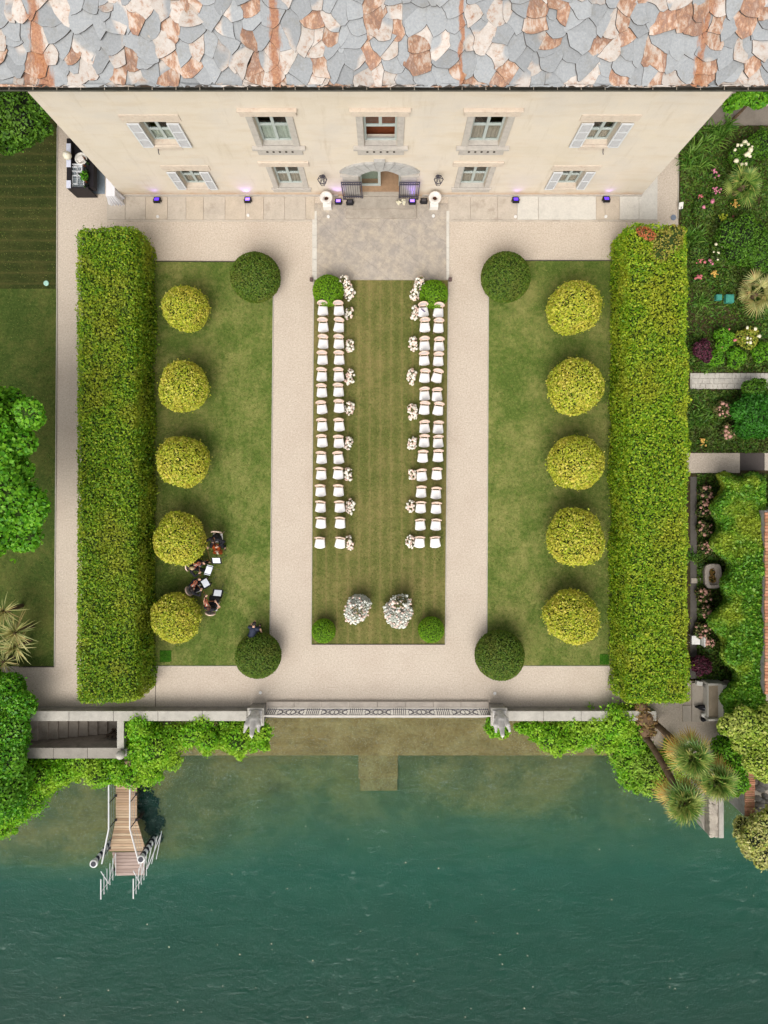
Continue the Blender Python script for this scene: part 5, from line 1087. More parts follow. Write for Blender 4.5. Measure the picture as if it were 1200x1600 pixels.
OR = ['first', 'second', 'third', 'fourth', 'fifth', 'sixth', 'seventh', 'eighth', 'ninth', 'tenth', 'eleventh', 'twelfth', 'thirteenth', 'fourteenth', 'last']
colA = [(504.5, 485), (505, 511), (505, 537), (504, 562), (503, 588), (503, 613), (503, 639), (503.5, 666), (503.5, 691), (502.5, 717), (502, 742), (501, 768), (501, 793), (501.5, 818), (500, 849)]
colB = [(529.5, 485), (529.5, 511), (529.5, 537), (530, 562), (529.5, 588), (529, 612), (530, 637), (530, 666), (529.5, 692), (529, 717), (528.5, 741), (529, 768), (531, 793), (531.5, 818), (531.5, 849)]
colC = [(661.5, 487), (663.8, 511), (663.4, 540), (662.8, 563), (663.4, 590), (663.4, 618), (663, 640), (663.4, 669), (662.8, 691), (660.5, 715), (659, 744), (658, 770), (657.4, 794), (656.6, 821), (655.6, 848)]
colD = [(685, 488), (685, 512), (685.8, 541), (684.8, 564), (682.6, 590), (682.8, 619), (684.6, 641), (684.6, 670), (684.6, 692), (684.4, 714), (682.4, 742), (681.2, 772), (681.4, 795), (681, 821), (680, 848)]
proto = make_chair('ceremony_chair'); used = False
for col, nm in ((colA, 'outer column left of the aisle'), (colB, 'inner column left of the aisle'), (colC, 'inner column right of the aisle'), (colD, 'outer column right of the aisle')):
    for i, (px, py) in enumerate(col):
        e = proto if not used else copy_tree(proto); used = True; c = P(px, py, .5); e.location = (c.x, c.y, .02)
        rz = random.gauss(0, .045)
        if col is colD and i == 4: rz = -.22
        if col is colC and i == 0: rz = .08
        e.rotation_euler = (0, 0, rz); tag(e, f'white seated cane back chair, {OR[i]} from the villa, {nm}', 'chair', 'rows of chairs on the centre lawn')
o = MB().box(-.02, .02, -.12, .12, 0, .03, Matrix.Rotation(.9, 4, 'Z')).box(-.03, .03, -.05, .02, .03, .035, Matrix.Rotation(.9, 4, 'Z')).build('folded_fan', plain('purple paper', '#5d4f78', .7), None, loc=P(661, 485, .56)); o.location.z = .57; tag(o, 'small dark violet folded fan on the chair nearest the villa, right of aisle', 'fan')
# ============================================================ FLOWER ARRANGEMENTS
IV = plain('ivory rose', '#e6e0d2', .8, 0, .04); BL = plain('blush rose', '#e2c6b8', .8, 0, .06); WH = plain('white hydrangea', '#d3d4ca', .85, 0, .08); L_FLW = leafmat('bouquet leaf', ['#6a6a3c', '#8a8058', '#4c5a26'], None)
BABY = leafmat('baby breath', ['#c2c6b8', '#d6d6cc', '#b4bcae', '#c9cdc4', '#dcd9ce'], None, 1, .2)
def arrangement(name, pts, lb, seed, big=False, cat='flowers', group='flower arrangements beside the aisle chairs'):
    r = np.random.default_rng(seed); c0 = P(pts[0][0], pts[0][1], .3); e = empty(name, (c0.x, c0.y, .02), 0, lb, cat, group); lobes = []; B1 = []; B2 = []
    for px, py, rx, ry, zt in pts:
        c = P(px, py, zt*.7)-Vector((c0.x, c0.y, 0)); a, b = R(rx, zt*.7), R(ry, zt*.7); lobes.append(((c.x, c.y, zt*.45), (a*.72, b*.72, zt*.5)))
        n = int((110 if not big else 330)*a*b/(.3*.45 if not big else .6)); d = r.normal(size=(n, 3)); d /= np.linalg.norm(d, axis=1)[:, None]; d[:, 2] = abs(d[:, 2])
        p = np.array([c.x, c.y, zt*.40])+d*np.array([a, b, zt*.6])*(1+.10*r.normal(size=n))[:, None]; k = int(n*.62); B1.append(p[:k]); B2.append(p[k:])
    foliage('greenery', lobes, 260, .1, [L_FLW, CORE], e, seed=seed, rough=.3); rr = .055 if not big else .05
    blossoms('ivory_blooms', np.concatenate(B1), rr, [IV if not big else WH], e, seed=seed); blossoms('blush_blooms', np.concatenate(B2), rr*.9, [BL], e, seed=seed+1)
    return e
lf = [(546, 489, 6, 10), (546, 540, 7, 10), (547, 588, 7, 11), (545.5, 638, 8, 10), (544.5, 692, 7, 10), (543.5, 741, 7, 10), (547.5, 791, 7, 12), (545.5, 848, 6, 11)]
rt = [(648, 489, 6, 11), (645.5, 537, 7, 11), (644, 588, 7, 12), (644, 643, 8, 12), (644.5, 693, 7, 11), (643.5, 741, 6, 8), (642, 791, 7, 9), (641, 846, 7, 10)]
rowd = ['beside the first row', 'beside the third row', 'beside the fifth row', 'beside the seventh row', 'beside the ninth row', 'beside the eleventh row', 'beside the thirteenth row', 'beside the last row, nearest the lake']
for s_, lst in (('left', lf), ('right', rt)):
    for i, (px, py, rx, ry) in enumerate(lst): arrangement('aisle_flowers', [(px, py-ry*.35, rx*.8, ry*.6, .45), (px+(1 if i % 2 else -1), py+ry*.35, rx*.85, ry*.6, .38)], f'ivory and blush flowers {rowd[i]}, {s_} of the aisle', 400+i+(20 if s_ == 'right' else 0))
arrangement('tall_flowers', [(537, 439, 8, 9, .9), (542, 449, 7, 8, .7), (546, 460, 7, 8, .5)], 'curving ivory flower arrangement beside the left box ball', 440); arrangement('tall_flowers', [(657, 439, 7, 8, .9), (653, 448, 6, 8, .8), (648, 460, 7, 9, .5)], 'curving ivory flower arrangement beside the right box ball', 441)
def altar(px, py, pts, lb, seed):
    e = arrangement('altar_flowers', pts, lb, seed, True, 'flowers', 'large altar arrangements at the lake end'); c0 = P(pts[0][0], pts[0][1], .3); lob_ = []
    for a, b, rx, ry, zt in pts: c = P(a, b, zt*.7)-Vector((c0.x, c0.y, 0)); lob_.append(((c.x, c.y, zt*.42), (R(rx)*.92, R(ry)*.92, zt*.52)))
    foliage('baby_breath', lob_, 1000, .075, [BABY, WH], e, seed=seed+3, rough=.16, depth=.15, coref=.8)
altar(557, 952, [(556, 955, 17, 19, 1.2), (560, 945, 17, 13, 1.1), (553, 962, 14, 12, .9)], 'large white flower arrangement at the lake end, left one', 450)
altar(621, 955, [(619, 960, 18, 16, 1.2), (626, 943, 15, 13, 1.3), (612, 955, 12, 14, .9), (623, 970, 14, 11, .8), (634, 958, 10, 12, .8)], 'large white flower arrangement at the lake end, right one with pink blooms', 452)

# ============================================================ PEOPLE
SKIN = plain('skin', '#c39a82', .55, 0, .04, 4, .05); BLACK = plain('black cloth', '#17161c', .75, 0, .15, 6); NAVY = plain('navy cloth', '#262c3e', .75, 0, .15, 6)
def hand(m, w_, d, side, curl=.7):
    w_ = Vector(w_); d = Vector(d).normalized(); up = Vector((0, 0, 1)) if abs(d.z) < .8 else Vector((0, 1, 0)); sd_ = d.cross(up).normalized()*side; nn = sd_.cross(d)*side
    m.cap(w_, w_+d*.07, .026, .032, 8, 2); m.cap(w_+d*.04+sd_*.015, w_+d*.075+sd_*.022, .022, .018, 6, 1); m.cap(w_+d*.04-sd_*.015, w_+d*.075-sd_*.022, .022, .018, 6, 1)
    for k, L in enumerate((.066, .076, .07, .056)):
        o = w_+d*.08+sd_*(.03-.02*k); a = o+d*L*.5-nn*.008; b = a+(d*(1-curl)-nn*curl)*L*.3; c = b+(d*(.6-curl)-nn*curl)*L*.25; m.cap(o, a, .0095, .009, 6, 1); m.cap(a, b, .009, .0085, 6, 1); m.cap(b, c, .0085, .0075, 6, 1)
    o = w_+d*.02+sd_*.026; a = o+(d*.6+sd_*.7-nn*.3).normalized()*.045; m.cap(o, a, .013, .011, 6, 1); m.cap(a, a+(d*.9+sd_*.1-nn*.4).normalized()*.032, .011, .009, 6, 1)
def head(m, c, f, tilt=.0):
    c = Vector(c); f = Vector(f).normalized(); z = Vector((0, 0, 1)); s_ = f.cross(z).normalized(); u = s_.cross(f)
    M = Matrix((s_, f, u)).transposed().to_4x4(); m.ell(c, (.074, .094, .112), 14, 10, M); m.ell(c+f*.025-u*.06, (.052, .06, .055), 12, 8, M)
    m.cap(c+f*.088+u*.01, c+f*.112-u*.022, .009, .014, 6, 1); [m.ell(c+s_*q*.076-u*.005, (.012, .02, .03), 8, 6, M) for q in (-1, 1)]; m.cap(c-s_*.022+f*.088-u*.055, c+s_*.022+f*.088-u*.055, .007, .007, 6, 1)
    return s_, f, u, M
def remesh(o, v=.0085):
    r_ = o.modifiers.new('skin', 'REMESH'); r_.mode = 'VOXEL'; r_.voxel_size = v; r_.use_smooth_shade = True; s_ = o.modifiers.new('smooth', 'SMOOTH'); s_.factor = .5; s_.iterations = 2; return o
def person(loc, rz, J, hairc, label, dress=None, hairlong=False, facing=(0, 1, -.2)):
    """J: joints in local space facing +Y; pelvis chest neck head, shL elL wrL shR elR wrR, hipL knL anL hipR knR anR; hand directions hdL hdR"""
    e = empty('person', loc, rz, label, 'person'); V_ = {k: Vector(v) for k, v in J.items()}; m = MB()
    m.cap(V_['pelvis'], V_['waist'], .15, .125, 14, 3); m.cap(V_['waist'], V_['chest'], .125, .145, 14, 3); m.cap(V_['shL'], V_['shR'], .065, .065, 12, 3); m.cap(V_['chest'], V_['neck'], .13, .06, 12, 3); m.cap(V_['neck'], V_['head']-Vector((0, 0, .05)), .055, .052, 10, 2)
    head(m, V_['head'], facing)
    for s_ in 'LR':
        q = -1 if s_ == 'L' else 1
        m.cap(V_['sh'+s_], V_['el'+s_], .052, .041, 10, 2); m.cap(V_['el'+s_], V_['wr'+s_], .04, .026, 10, 2); hand(m, V_['wr'+s_], J['hd'+s_], -q)
        m.cap(V_['hip'+s_], V_['kn'+s_], .088, .06, 12, 2); m.cap(V_['kn'+s_], V_['an'+s_], .056, .036, 10, 2); m.cap(V_['an'+s_], V_['an'+s_]+Vector((0, .14, -.04)), .04, .03, 8, 2)
    remesh(m.build('body', SKIN, e, smooth=True))
    t = MB(); t.cap(V_['pelvis'], V_['waist'], .165, .145, 14, 3); t.cap(V_['waist'], V_['chest'], .145, .162, 14, 3); t.cap(V_['shL'], V_['shR'], .08, .08, 12, 3); t.cap(V_['chest'], V_['neck']-Vector((0, 0, .05)), .145, .085, 12, 2)
    for s_ in 'LR':
        end = V_['el'+s_] if dress else V_['el'+s_].lerp(V_['wr'+s_], .9); t.cap(V_['sh'+s_], V_['el'+s_] if not dress else V_['sh'+s_].lerp(V_['el'+s_], .35), .07, .056 if not dress else .065, 10, 2)
        if not dress: t.cap(V_['el'+s_], end, .056, .042, 10, 2)
    remesh(t.build('jacket' if not dress else 'dress_top', dress or BLACK, e, smooth=True), .014)
    b = MB()
    for s_ in 'LR': b.cap(V_['hip'+s_], V_['kn'+s_], .112, .085, 12, 2); b.cap(V_['kn'+s_], V_['kn'+s_].lerp(V_['an'+s_], .93), .082, .066, 12, 1)
    b.cap(V_['pelvis'], V_['pelvis']+Vector((0, .05, -.02)), .165, .16, 12, 3)
    if dress:
        for t_ in (.25, .5, .75, 1): b.cap(V_['hipL'].lerp(V_['knL'], t_), V_['hipR'].lerp(V_['knR'], t_), .105, .105, 10, 2); b.cap(V_['knL'].lerp(V_['anL'], t_*.9), V_['knR'].lerp(V_['anR'], t_*.9), .09, .09, 10, 2)
    remesh(b.build('trousers' if not dress else 'skirt', dress or BLACK, e, smooth=True), .014)
    sh_ = MB(); [sh_.cap(V_['an'+s_]+Vector((0, -.03, -.035)), V_['an'+s_]+Vector((0, .17, -.05)), .042, .036, 8, 2) for s_ in 'LR']; sh_.build('shoes', BLACK, e, smooth=True)
    f = Vector(facing).normalized(); hm = MB(); c = V_['head']; z = Vector((0, 0, 1)); s1 = f.cross(z).normalized(); u = s1.cross(f); M = Matrix((s1, f, u)).transposed().to_4x4()
    hm.ell(c-f*.022+u*.022, (.086, .098, .112), 16, 10, M)
    if hairlong: hm.cap(c-f*.08-u*.02, c-f*.11-u*.2, .07, .04, 10, 3)
    remesh(hm.build('hair', plain('hair '+hairc, hairc, .6, 0, .25, 20), e, smooth=True), .012)
    ey = MB(); [ey.ell(c+s1*q*.03+f*.082+u*.012, .009, 8, 6) for q in (-1, 1)]; ey.build('eyes', BLACK, e)
    return e
def seated(shL, elL, wrL, shR, elR, wrR, hdL, hdR, lean=.0, spread=.16):
    return dict(pelvis=(0, -.06, .58), waist=(0, -.06+lean*.3, .75), chest=(0, -.05+lean*.6, .98), neck=(0, -.03+lean, 1.17), head=(0, .02+lean*1.2, 1.32), shL=shL, elL=elL, wrL=wrL, shR=shR, elR=elR, wrR=wrR, hdL=hdL, hdR=hdR,
                hipL=(-.1, -.02, .57), knL=(-spread, .40, .54), anL=(-spread, .42, .09), hipR=(.1, -.02, .57), knR=(spread, .40, .54), anR=(spread, .42, .09))
VARN = plain('varnished wood', '#8c3f1c', .3, 0, .12, 6, .05, .5); EBON = plain('ebony', '#1c1512', .4)
def fiddle_outline(L, W):
    pr_ = [(0, .42), (.05, .47), (.14, .5), (.24, .46), (.33, .34), (.42, .29), (.5, .31), (.58, .40), (.66, .42), (.74, .40), (.86, .30), (.95, .14), (1, .02)]
    pts = [(W*w_, L*t) for t, w_ in pr_]; return pts+[(-x, y) for x, y in pts[::-1]]
def instrument(name, L, W, D, neck, M, label, group=None):
    e = empty(name, (0, 0, 0), 0, label, name, group); pts = fiddle_outline(L, W); n = len(pts); m = MB(); vs = [M @ Vector((x, y, z)) for z in (0, D) for x, y in pts]; vs += [M @ Vector((0, L*.5, D+D*.18)), M @ Vector((0, L*.5, -D*.18))]
    m.add(vs, [(i, (i+1) % n, (i+1) % n+n, i+n) for i in range(n)]+[(i+n, (i+1) % n+n, 2*n) for i in range(n)]+[((i+1) % n, i, 2*n+1) for i in range(n)]); o = m.build('soundbox', VARN, e)
    MB().box(-W*.06, W*.06, L*.55, L+neck, D+.004, D+.014+D*.2, M).build('fingerboard', EBON, e); MB().cap(M @ Vector((0, L, D*.9)), M @ Vector((0, L+neck, D*.9)), W*.08, W*.06, 8, 1).cap(M @ Vector((0, L+neck, D*.9)), M @ Vector((0, L+neck*1.25, D*.5)), W*.07, W*.05, 8, 1).build('neck', VARN, e)
    MB().box(-W*.16, W*.16, L*.40, L*.42, D*1.05, D+.03+D*.25, M).box(-W*.1, W*.1, L*.04, L*.26, D+.004, D+.02, M).build('bridge', plain('maple bridge', '#d8cdb8', .6), e)
    return e
def bow(a, b, label):
    a, b = Vector(a), Vector(b); e = empty('bow', a, 0, label, 'bow'); MB().cap((0, 0, 0), b-a, .009, .006, 6, 0).build('stick', plain('bow stick', '#7a4a24', .4), e); MB().cap(Vector((0, 0, -.02)), b-a+Vector((0, 0, -.02)), .005, .005, 5, 0).build('bow_hair', plain('bow hair', '#c9c4a0', .6), e)
def music_stand(px, py, rz, lb, w_=.46, h=.30, z=1.0):
    c = P(px, py, z); e = empty('music_stand', (c.x, c.y, 0), rz, lb, 'music stand', 'music stands of the quartet'); T = Matrix.Translation((0, 0, z)) @ Matrix.Rotation(radians(32), 4, 'X')
    MB().cap((0, 0, .25), (0, 0, z-.04), .012, .012, 6, 0).build('pole', IRON, e)
    for k in range(3): a = k*2*pi/3+.5; MB().cap((0, 0, .3), (.3*cos(a), .3*sin(a), .01), .009, .009, 5, 0).build('foot', IRON, e)
    MB().box(-w_/2, w_/2, -h/2, h/2, -.02, -.008, T).box(-w_/2, w_/2, -h/2-.01, -h/2+.005, -.02, .03, T).build('desk', BLACK, e)
    s_ = empty('sheet_music', (c.x, c.y, 0), rz, lb.replace('music stand', 'open white score'), 'sheet music', 'scores on the music stands'); m = MB(); PW = plain('score paper', '#dcdfe6', .7, 0, .02)
    for q in (-1, 1):
        Tq = T @ Matrix.Rotation(q*.06, 4, 'Y'); m.box(min(0, q*.225), max(0, q*.225), -.145, .145, -.004, .002, Tq)
    m.build('pages', PW, s_); return e
def axis_from(px, py, rz): return Matrix.Translation(P(px, py)) @ Matrix.Rotation(rz, 4, 'Z')
def spare_chair(px, py, rz, lb):
    e = copy_tree(proto); c = P(px, py, .5); e.location = (c.x, c.y, .02); e.rotation_euler = (0, 0, rz); tag(e, lb, 'chair', 'chairs of the quartet'); return c
# cellist: faces the lake (-Y)
def place(px, py, face, chlb):      # face: heading angle of the sitter, 0 = +Y
    spare_chair(px, py, face+pi, chlb); c = P(px, py, .5); return Vector((c.x, c.y, .02)), face, Matrix.Translation((c.x, c.y, .02)) @ Matrix.Rotation(face, 4, 'Z')
l, r_, M = place(340, 840, pi*1.0-.05, 'white seated cane chair carrying the cellist')
person(l, r_, seated((-.19, .02, 1.1), (-.42, .12, .92), (-.18, .36, 1.05), (.19, .02, 1.1), (.45, .16, .86), (.40, .42, .72), (.8, .3, .3), (-.2, .8, -.3), .05, .27), '#2a201c', 'seated cellist in black facing the lake', None)
T = M @ Matrix.Translation((-.02, .62, .12)) @ Matrix.Rotation(radians(22), 4, 'X') @ Matrix.Rotation(radians(90), 4, 'X') @ Matrix.Rotation(pi, 4, 'Y')
instrument('cello', .75, .44*1.0, .12, .42, M @ Matrix.Translation((0, .66, .16)) @ Matrix.Rotation(radians(128), 4, 'X') @ Matrix.Rotation(pi, 4, 'Y') @ Matrix.Rotation(0, 4, 'Z') if False else M @ Matrix.Translation((0, .70, .17)) @ Matrix(((-1, 0, 0, 0), (0, -.62, .785, 0), (0, .785, .62, 0), (0, 0, 0, 1))), 'red brown cello between the knees of the seated cellist')
bow(M @ Vector((.40, .50, .70)), M @ Vector((.25, .98, .74)), 'cello bow held out towards the music stand')
# violinist facing east, blond
l, r_, M = place(306, 884, -pi/2+.25-.35, 'white seated cane chair under the blond violinist')
def viol(M, lab, mirror=1):
    T_ = M @ Matrix.Translation((-.10, .10, 1.19)) @ Matrix.Rotation(radians(28), 4, 'Z') @ Matrix.Rotation(radians(-4), 4, 'X'); instrument('violin', .36, .21, .04, .25, T_, lab, 'violins of the quartet')
V1 = seated((-.19, .0, 1.11), (-.34, .22, .98), (-.30, .50, 1.17), (.19, .0, 1.11), (.40, .14, .96), (.24, .34, 1.12), (.5, .5, .3), (-.6, .6, 0), .06)
person(l, r_, V1, '#b39b74', 'blond violinist in black beside the fourth left globe', None, True); viol(M, 'red brown violin held by the blond violinist'); bow(M @ Vector((.2, .40, 1.17)), M @ Vector((-.32, .30, 1.28)), 'bow of the blond violinist')
l, r_, M = place(306, 918, -pi/4-.3, 'white seated cane chair beside the last left globe')
person(l, r_, V1, '#241a18', 'dark haired violinist in black facing the tilted score', None); viol(M, 'small brown violin of the dark haired violinist'); bow(M @ Vector((.2, .40, 1.17)), M @ Vector((-.32, .30, 1.28)), 'bow of the dark haired violinist')
l, r_, M = place(333, 947, -.22, 'white seated cane chair furthest towards the lake in the quartet')
person(l, r_, V1, '#4a2a1e', 'brown haired violist in a sleeveless black dress facing the villa', BLACK, True); viol(M, 'viola held by the player in the sleeveless dress'); bow(M @ Vector((.2, .40, 1.17)), M @ Vector((-.32, .30, 1.28)), 'bow of the player in the sleeveless dress')
music_stand(338, 876, 0+pi*0, 'music stand in front of the cellist'); music_stand(326, 891, radians(70), 'music stand in front of the blond violinist', .4); music_stand(321, 911, radians(-60)+pi, 'music stand with tilted pages in front of dark haired violinist'); music_stand(340, 926.5, radians(175), 'music stand nearest the lake, before the violist')
# standing person bending by the dome
c = P(396, 986, .9)
J = dict(pelvis=(0, -.26, .92), waist=(0, -.12, 1.02), chest=(0, .12, 1.12), neck=(0, .30, 1.18), head=(0, .42, 1.2), shL=(-.18, .2, 1.15), elL=(-.2, .22, .86), wrL=(-.1, .36, .68), shR=(.18, .2, 1.15), elR=(.30, .16, .90), wrR=(.34, .02, .74), hdL=(.1, .4, -.9), hdR=(.1, -.4, -.9),
         hipL=(-.1, -.24, .90), knL=(-.12, -.08, .5), anL=(-.12, -.16, .09), hipR=(.1, -.24, .90), knR=(.12, .06, .5), anR=(.12, .0, .09))
e = person((c.x, c.y, .02), radians(-14), J, '#1c1618', 'person in dark navy leaning forward beside the lower left dome', NAVY, False, (.1, .75, -.9))

# ============================================================ JETTY
DECK = None
def deckmat(name, cols):
    t = NT(name); g_ = t.n('ShaderNodeNewGeometry'); c = t.ramp(g_.outputs['Random Per Island'], [(i/(len(cols)-1), q) for i, q in enumerate(cols)]); c = t.mix(t.ramp(t.noise(3, 5, .7, t.coord((.6, 8, 1))), [(.35, .4), (.6, 0.0)]), c, '#6f5a44'); t.pbr(c, .8, 0, t.bump(t.noise(20, 3, .6, t.coord((.4, 4, 1))), .3, .01), .2); return t.m
DECK = deckmat('jetty boards', ['#ac9072', '#bca084', '#9a7f66', '#c6b094', '#b0967a']); DECK2 = deckmat('grey platform boards', ['#a08d84', '#b09c92', '#9a877e', '#aa978e']); WPAINT = plain('white railing paint', '#d4d2d0', .4, .0, .05); DSTEEL = plain('dark steel', '#2f2c2e', .5, .6)
dz = -1.2; jt = empty('wooden_jetty', P(197, 1270, dz)-Vector((0, 0, dz)), 0, 'weathered timber jetty flaring out from the climber covered wall', 'jetty'); cx, cy = jt.location.x, jt.location.y
m = MB(); yA, yB, yC = P(0, 1190, dz).y, P(0, 1281, dz).y, P(0, 1329, dz).y; y = yA; xl0, xr0, xl1, xr1 = P(181, 0, dz).x, P(213.8, 0, dz).x, P(170.5, 0, dz).x, P(228, 0, dz).x
def edges(y): t = max(0, (yB-y)/(yB-yC)); t = min(1, t); return xl0+(xl1-xl0)*t, xr0+(xr1-xr0)*t
while y > yC:
    a, b = edges(y); a2, b2 = edges(y-.115); vs = [(a-cx, y-cy), (b-cx, y-cy), (b2-cx, y-.11-cy), (a2-cx, y-.11-cy)]; j = random.uniform(-.004, .004); m.prism(vs, dz-.04+j, dz+j); y -= .125
m.build('deck_boards', DECK, jt)
m = MB(); [m.box(x-.05-cx, x+.05-cx, yC+.1-cy, yA-cy, dz-.22, dz-.06) for x in (xl0+.12, xr0-.12)]; m.build('bearers', plain('bearer timber', '#4a3d30', .9), jt)
for yy in (yA-.8, yB, yC+.2):
    for x in edges(yy): m = MB().cap((x*.995-cx-.0, yy-cy, -4.5), (x*.995-cx, yy-cy, dz-.05), .07, .07, 10, 0).build('pile', plain('pile timber', '#3d3329', .9), jt)
HR = .86
def rail(pts, lb_posts):
    for q in lb_posts:
        x, y = q; MB().cap((x-cx, y-cy, dz), (x-cx, y-cy, dz+HR), .022, .022, 8, 0).build('post', DSTEEL, jt); MB().box(x-.06-cx, x+.06-cx, y-.06-cy, y+.06-cy, dz+.001, dz+.03).build('post_foot', DSTEEL, jt)
    MB().tube([(x-cx, y-cy, dz+HR) for x, y in pts], .035, 8).build('handrail', WPAINT, jt)
    for h in (.25, .5, .7): MB().tube([(x-cx, y-cy, dz+h) for x, y in pts], .008, 5).build('wire', plain('rail wire', '#8e9496', .4, .5), jt)
pl, pr2 = [], []
for y in (yA, yB, yC-.15): a, b = edges(y); pl.append((a+.0, y)); pr2.append((b-.02, y))
zk = dz
rail([(pl[0][0], pl[0][1]), pl[1], (pl[2][0], pl[2][1])], [(edges(yy)[0], yy) for yy in (yA-.1, P(0, 1243, dz).y, yB, yC+.12)]); rail(pr2, [(edges(yy)[1]-.02, yy) for yy in (yA-.1, P(0, 1241, dz).y, yB, yC+.12)])
pz = -1.5; gw = empty('boarding_platform', P(202, 1348, pz)-Vector((0, 0, pz)), 0, 'lower greyish platform with white rail frames at the jetty end', 'platform'); gx, gy = gw.location.x, gw.location.y
m = MB(); y = P(0, 1332, pz).y; ye = P(0, 1365, pz).y; xa, xb = P(175, 0, pz).x, P(226, 0, pz).x; k = 0
while y > ye: t = (P(0, 1332, pz).y-y)/1.0; m.prism([(xa+.2*t-gx, y-gy), (xb-gx, y-gy+.03), (xb-gx, y-.15-gy+.03), (xa+.2*t+.03-gx, y-.15-gy)], pz-.04, pz); y -= .165
m.build('platform_boards', DECK2, gw); MB().box(xa-gx+.02, xb-gx, ye-.02-gy+.1, ye+.1-gy+.06, pz-.25, pz-.05).build('float', DSTEEL, gw)
y0_, y1_ = P(0, 1334, pz).y, P(0, 1366, pz).y
for nm_, x, top in (('rail_frame', xa+.08, 1.5), ('rail_frame', xb-.02, 1.45)):
    f = MB(); hs_ = np.linspace(.12, top, 6)
    for i, h in enumerate(hs_): f.cap((x-gx+.03*(5-i), y0_-.1*i-gy+.1, pz+h), (x-gx+.03*(5-i), y1_-.06*i-gy, pz+h), .028 if i == 5 else .016, .028 if i == 5 else .016, 6, 1)
    f.tube([(x-gx, y0_-.02-gy, pz+top), (x+.05-gx, y1_-gy, pz+.75), (x+.1-gx, y0_-gy, pz+.05)], .022, 6); f.tube([(x-gx, y1_-gy, pz+top), (x-gx, y1_-gy, pz)], .016, 6); f.build(nm_, WPAINT, gw)
f = MB(); a = P(243, 1312, -1.1); b = P(236, 1356, -1.1)
for i in range(5): h = -.15+.2*i; f.cap((a.x-gx-.13*i+.1, a.y-gy-.12*i+.1, -1.7+i*.28), (b.x-gx-.13*i+.05, b.y-gy-.08*i+.1, -1.7+i*.28), .018, .018, 6, 1)
f.tube([(a.x-gx+.1, a.y-gy, -1.6), (b.x-gx-.1, b.y-gy+.1, -.9), (b.x-gx-.4, b.y-gy+.2, -1.4)], .024, 6); f.build('rail_frame', WPAINT, gw)
def stripes():
    t = NT('striped paint'); sp = t.n('ShaderNodeSeparateXYZ'); t.l(t.coord(), sp.inputs[0]); s_ = t.math('ADD', t.math('MULTIPLY', sp.outputs['Z'], 2.6), t.math('MULTIPLY', t.math('ARCTAN2', sp.outputs['Y'], sp.outputs['X']), 1/(2*pi)))
    f = t.math('FRACT', s_); c = t.ramp(f, [(0, '#1c1f2c'), (.5, '#1c1f2c'), (.501, '#cfd0d0'), (1, '#cfd0d0')], 'CONSTANT'); t.pbr(c, .45); return t.m
STR = stripes()
for px, py, lb in ((146, 1350, 'navy and white striped mooring pole left of the jetty'), (220, 1343, 'navy and white striped mooring pole at the right corner of the jetty')):
    c = P(px, py, .05); e = empty('mooring_pole', (c.x, c.y, 0), 0, lb, 'mooring pole', 'striped mooring poles'); MB().cap((0, 0, -5), (0, 0, 0), .115, .115, 20, 0).build('shaft', STR, e, smooth=True)
    MB().lathe([(.18, -.06), (.19, .0), (.18, .05), (.13, .06)], seg=24).build('collar', WPAINT, e, smooth=True); MB().lathe([(.125, .05), (.12, .085), (.02, .09)], seg=24).build('cap', plain('dark cap', '#33333c', .6), e)

# ============================================================ BAR
bar = empty('bar_counter', P(130, 265), 0, 'black mobile bar counter behind the left corner of the villa', 'bar counter'); cx, cy = bar.location.x, bar.location.y; BW = plain('black panel', '#1c181c', .6)
zb = 1.05; x0, x1, y0, y1 = rect(104, 132, 216, 294, zb); 
MB().box(x0-cx, x0+.2-cx, y0-cy, y1-cy, 0, zb).box(x0+.2-cx, x1-cx+.15, y0-cy, y0+.06-cy, 0, zb).build('panels', BW, bar, bevel=.01); MB().box(x0-cx, x0+.2-cx, y0-cy, y0+.34-cy, zb, zb+.03).box(x0-cx, x0+.2-cx, y0+.95-cy, y1-.25-cy, zb, zb+.03).build('shelf_top', plain('pale laminate', '#c6c8d6', .4), bar)
MB().box(x0+.22-cx, x1-cx+.12, y0+.08-cy, y1-cy, .72, .78).build('worktop', plain('dark worktop', '#2b282c', .4), bar); MB().box(x1+.12-cx, x1+.34-cx, y0+.1-cy, y1-cy-.6, .5, .9).build('bottle_rail', BW, bar)
WPL = plain('white plastic crate', '#cfd0d2', .5)
for k, (px, py, w_, h, lb) in enumerate([(118, 282, .3, .8, 'white tray at the near end of the black bar'), (124, 292, .55, .6, 'glass washing crate at the near end of the black bar'), (122, 270, .5, .35, 'grey crate in the middle of the black bar')]):
    c = P(px, py-6, .8); e = empty('crate', (c.x, c.y, .78), 0, lb, 'crate', 'crates on the bar'); m = MB(); w2, h2 = w_/2, h/2; m.box(-w2, w2, -h2, h2, 0, .02).box(-w2, -w2+.03, -h2, h2, .02, .16).box(w2-.03, w2, -h2, h2, .02, .16).box(-w2+.03, w2-.03, -h2, -h2+.03, .02, .16).box(-w2+.03, w2-.03, h2-.03, h2, .02, .16); m.build('shell', WPL, e)
    g_ = MB(); [g_.cap((-w2+.08+i*.09, -h2+.08+j*.09, .03), (-w2+.08+i*.09, -h2+.08+j*.09, .13), .025, .035, 8, 0) for i in range(int((w_-.1)/.09)) for j in range(int((h-.1)/.09))]; g_.build('glasses', plain('glassware', '#8f979c', .15, 0, .1), e)
BOT = [plain('green glass', '#2f4a1c', .15), plain('amber glass', '#6d3818', .15), plain('dark glass', '#16201a', .15)]; r = random.Random(9)
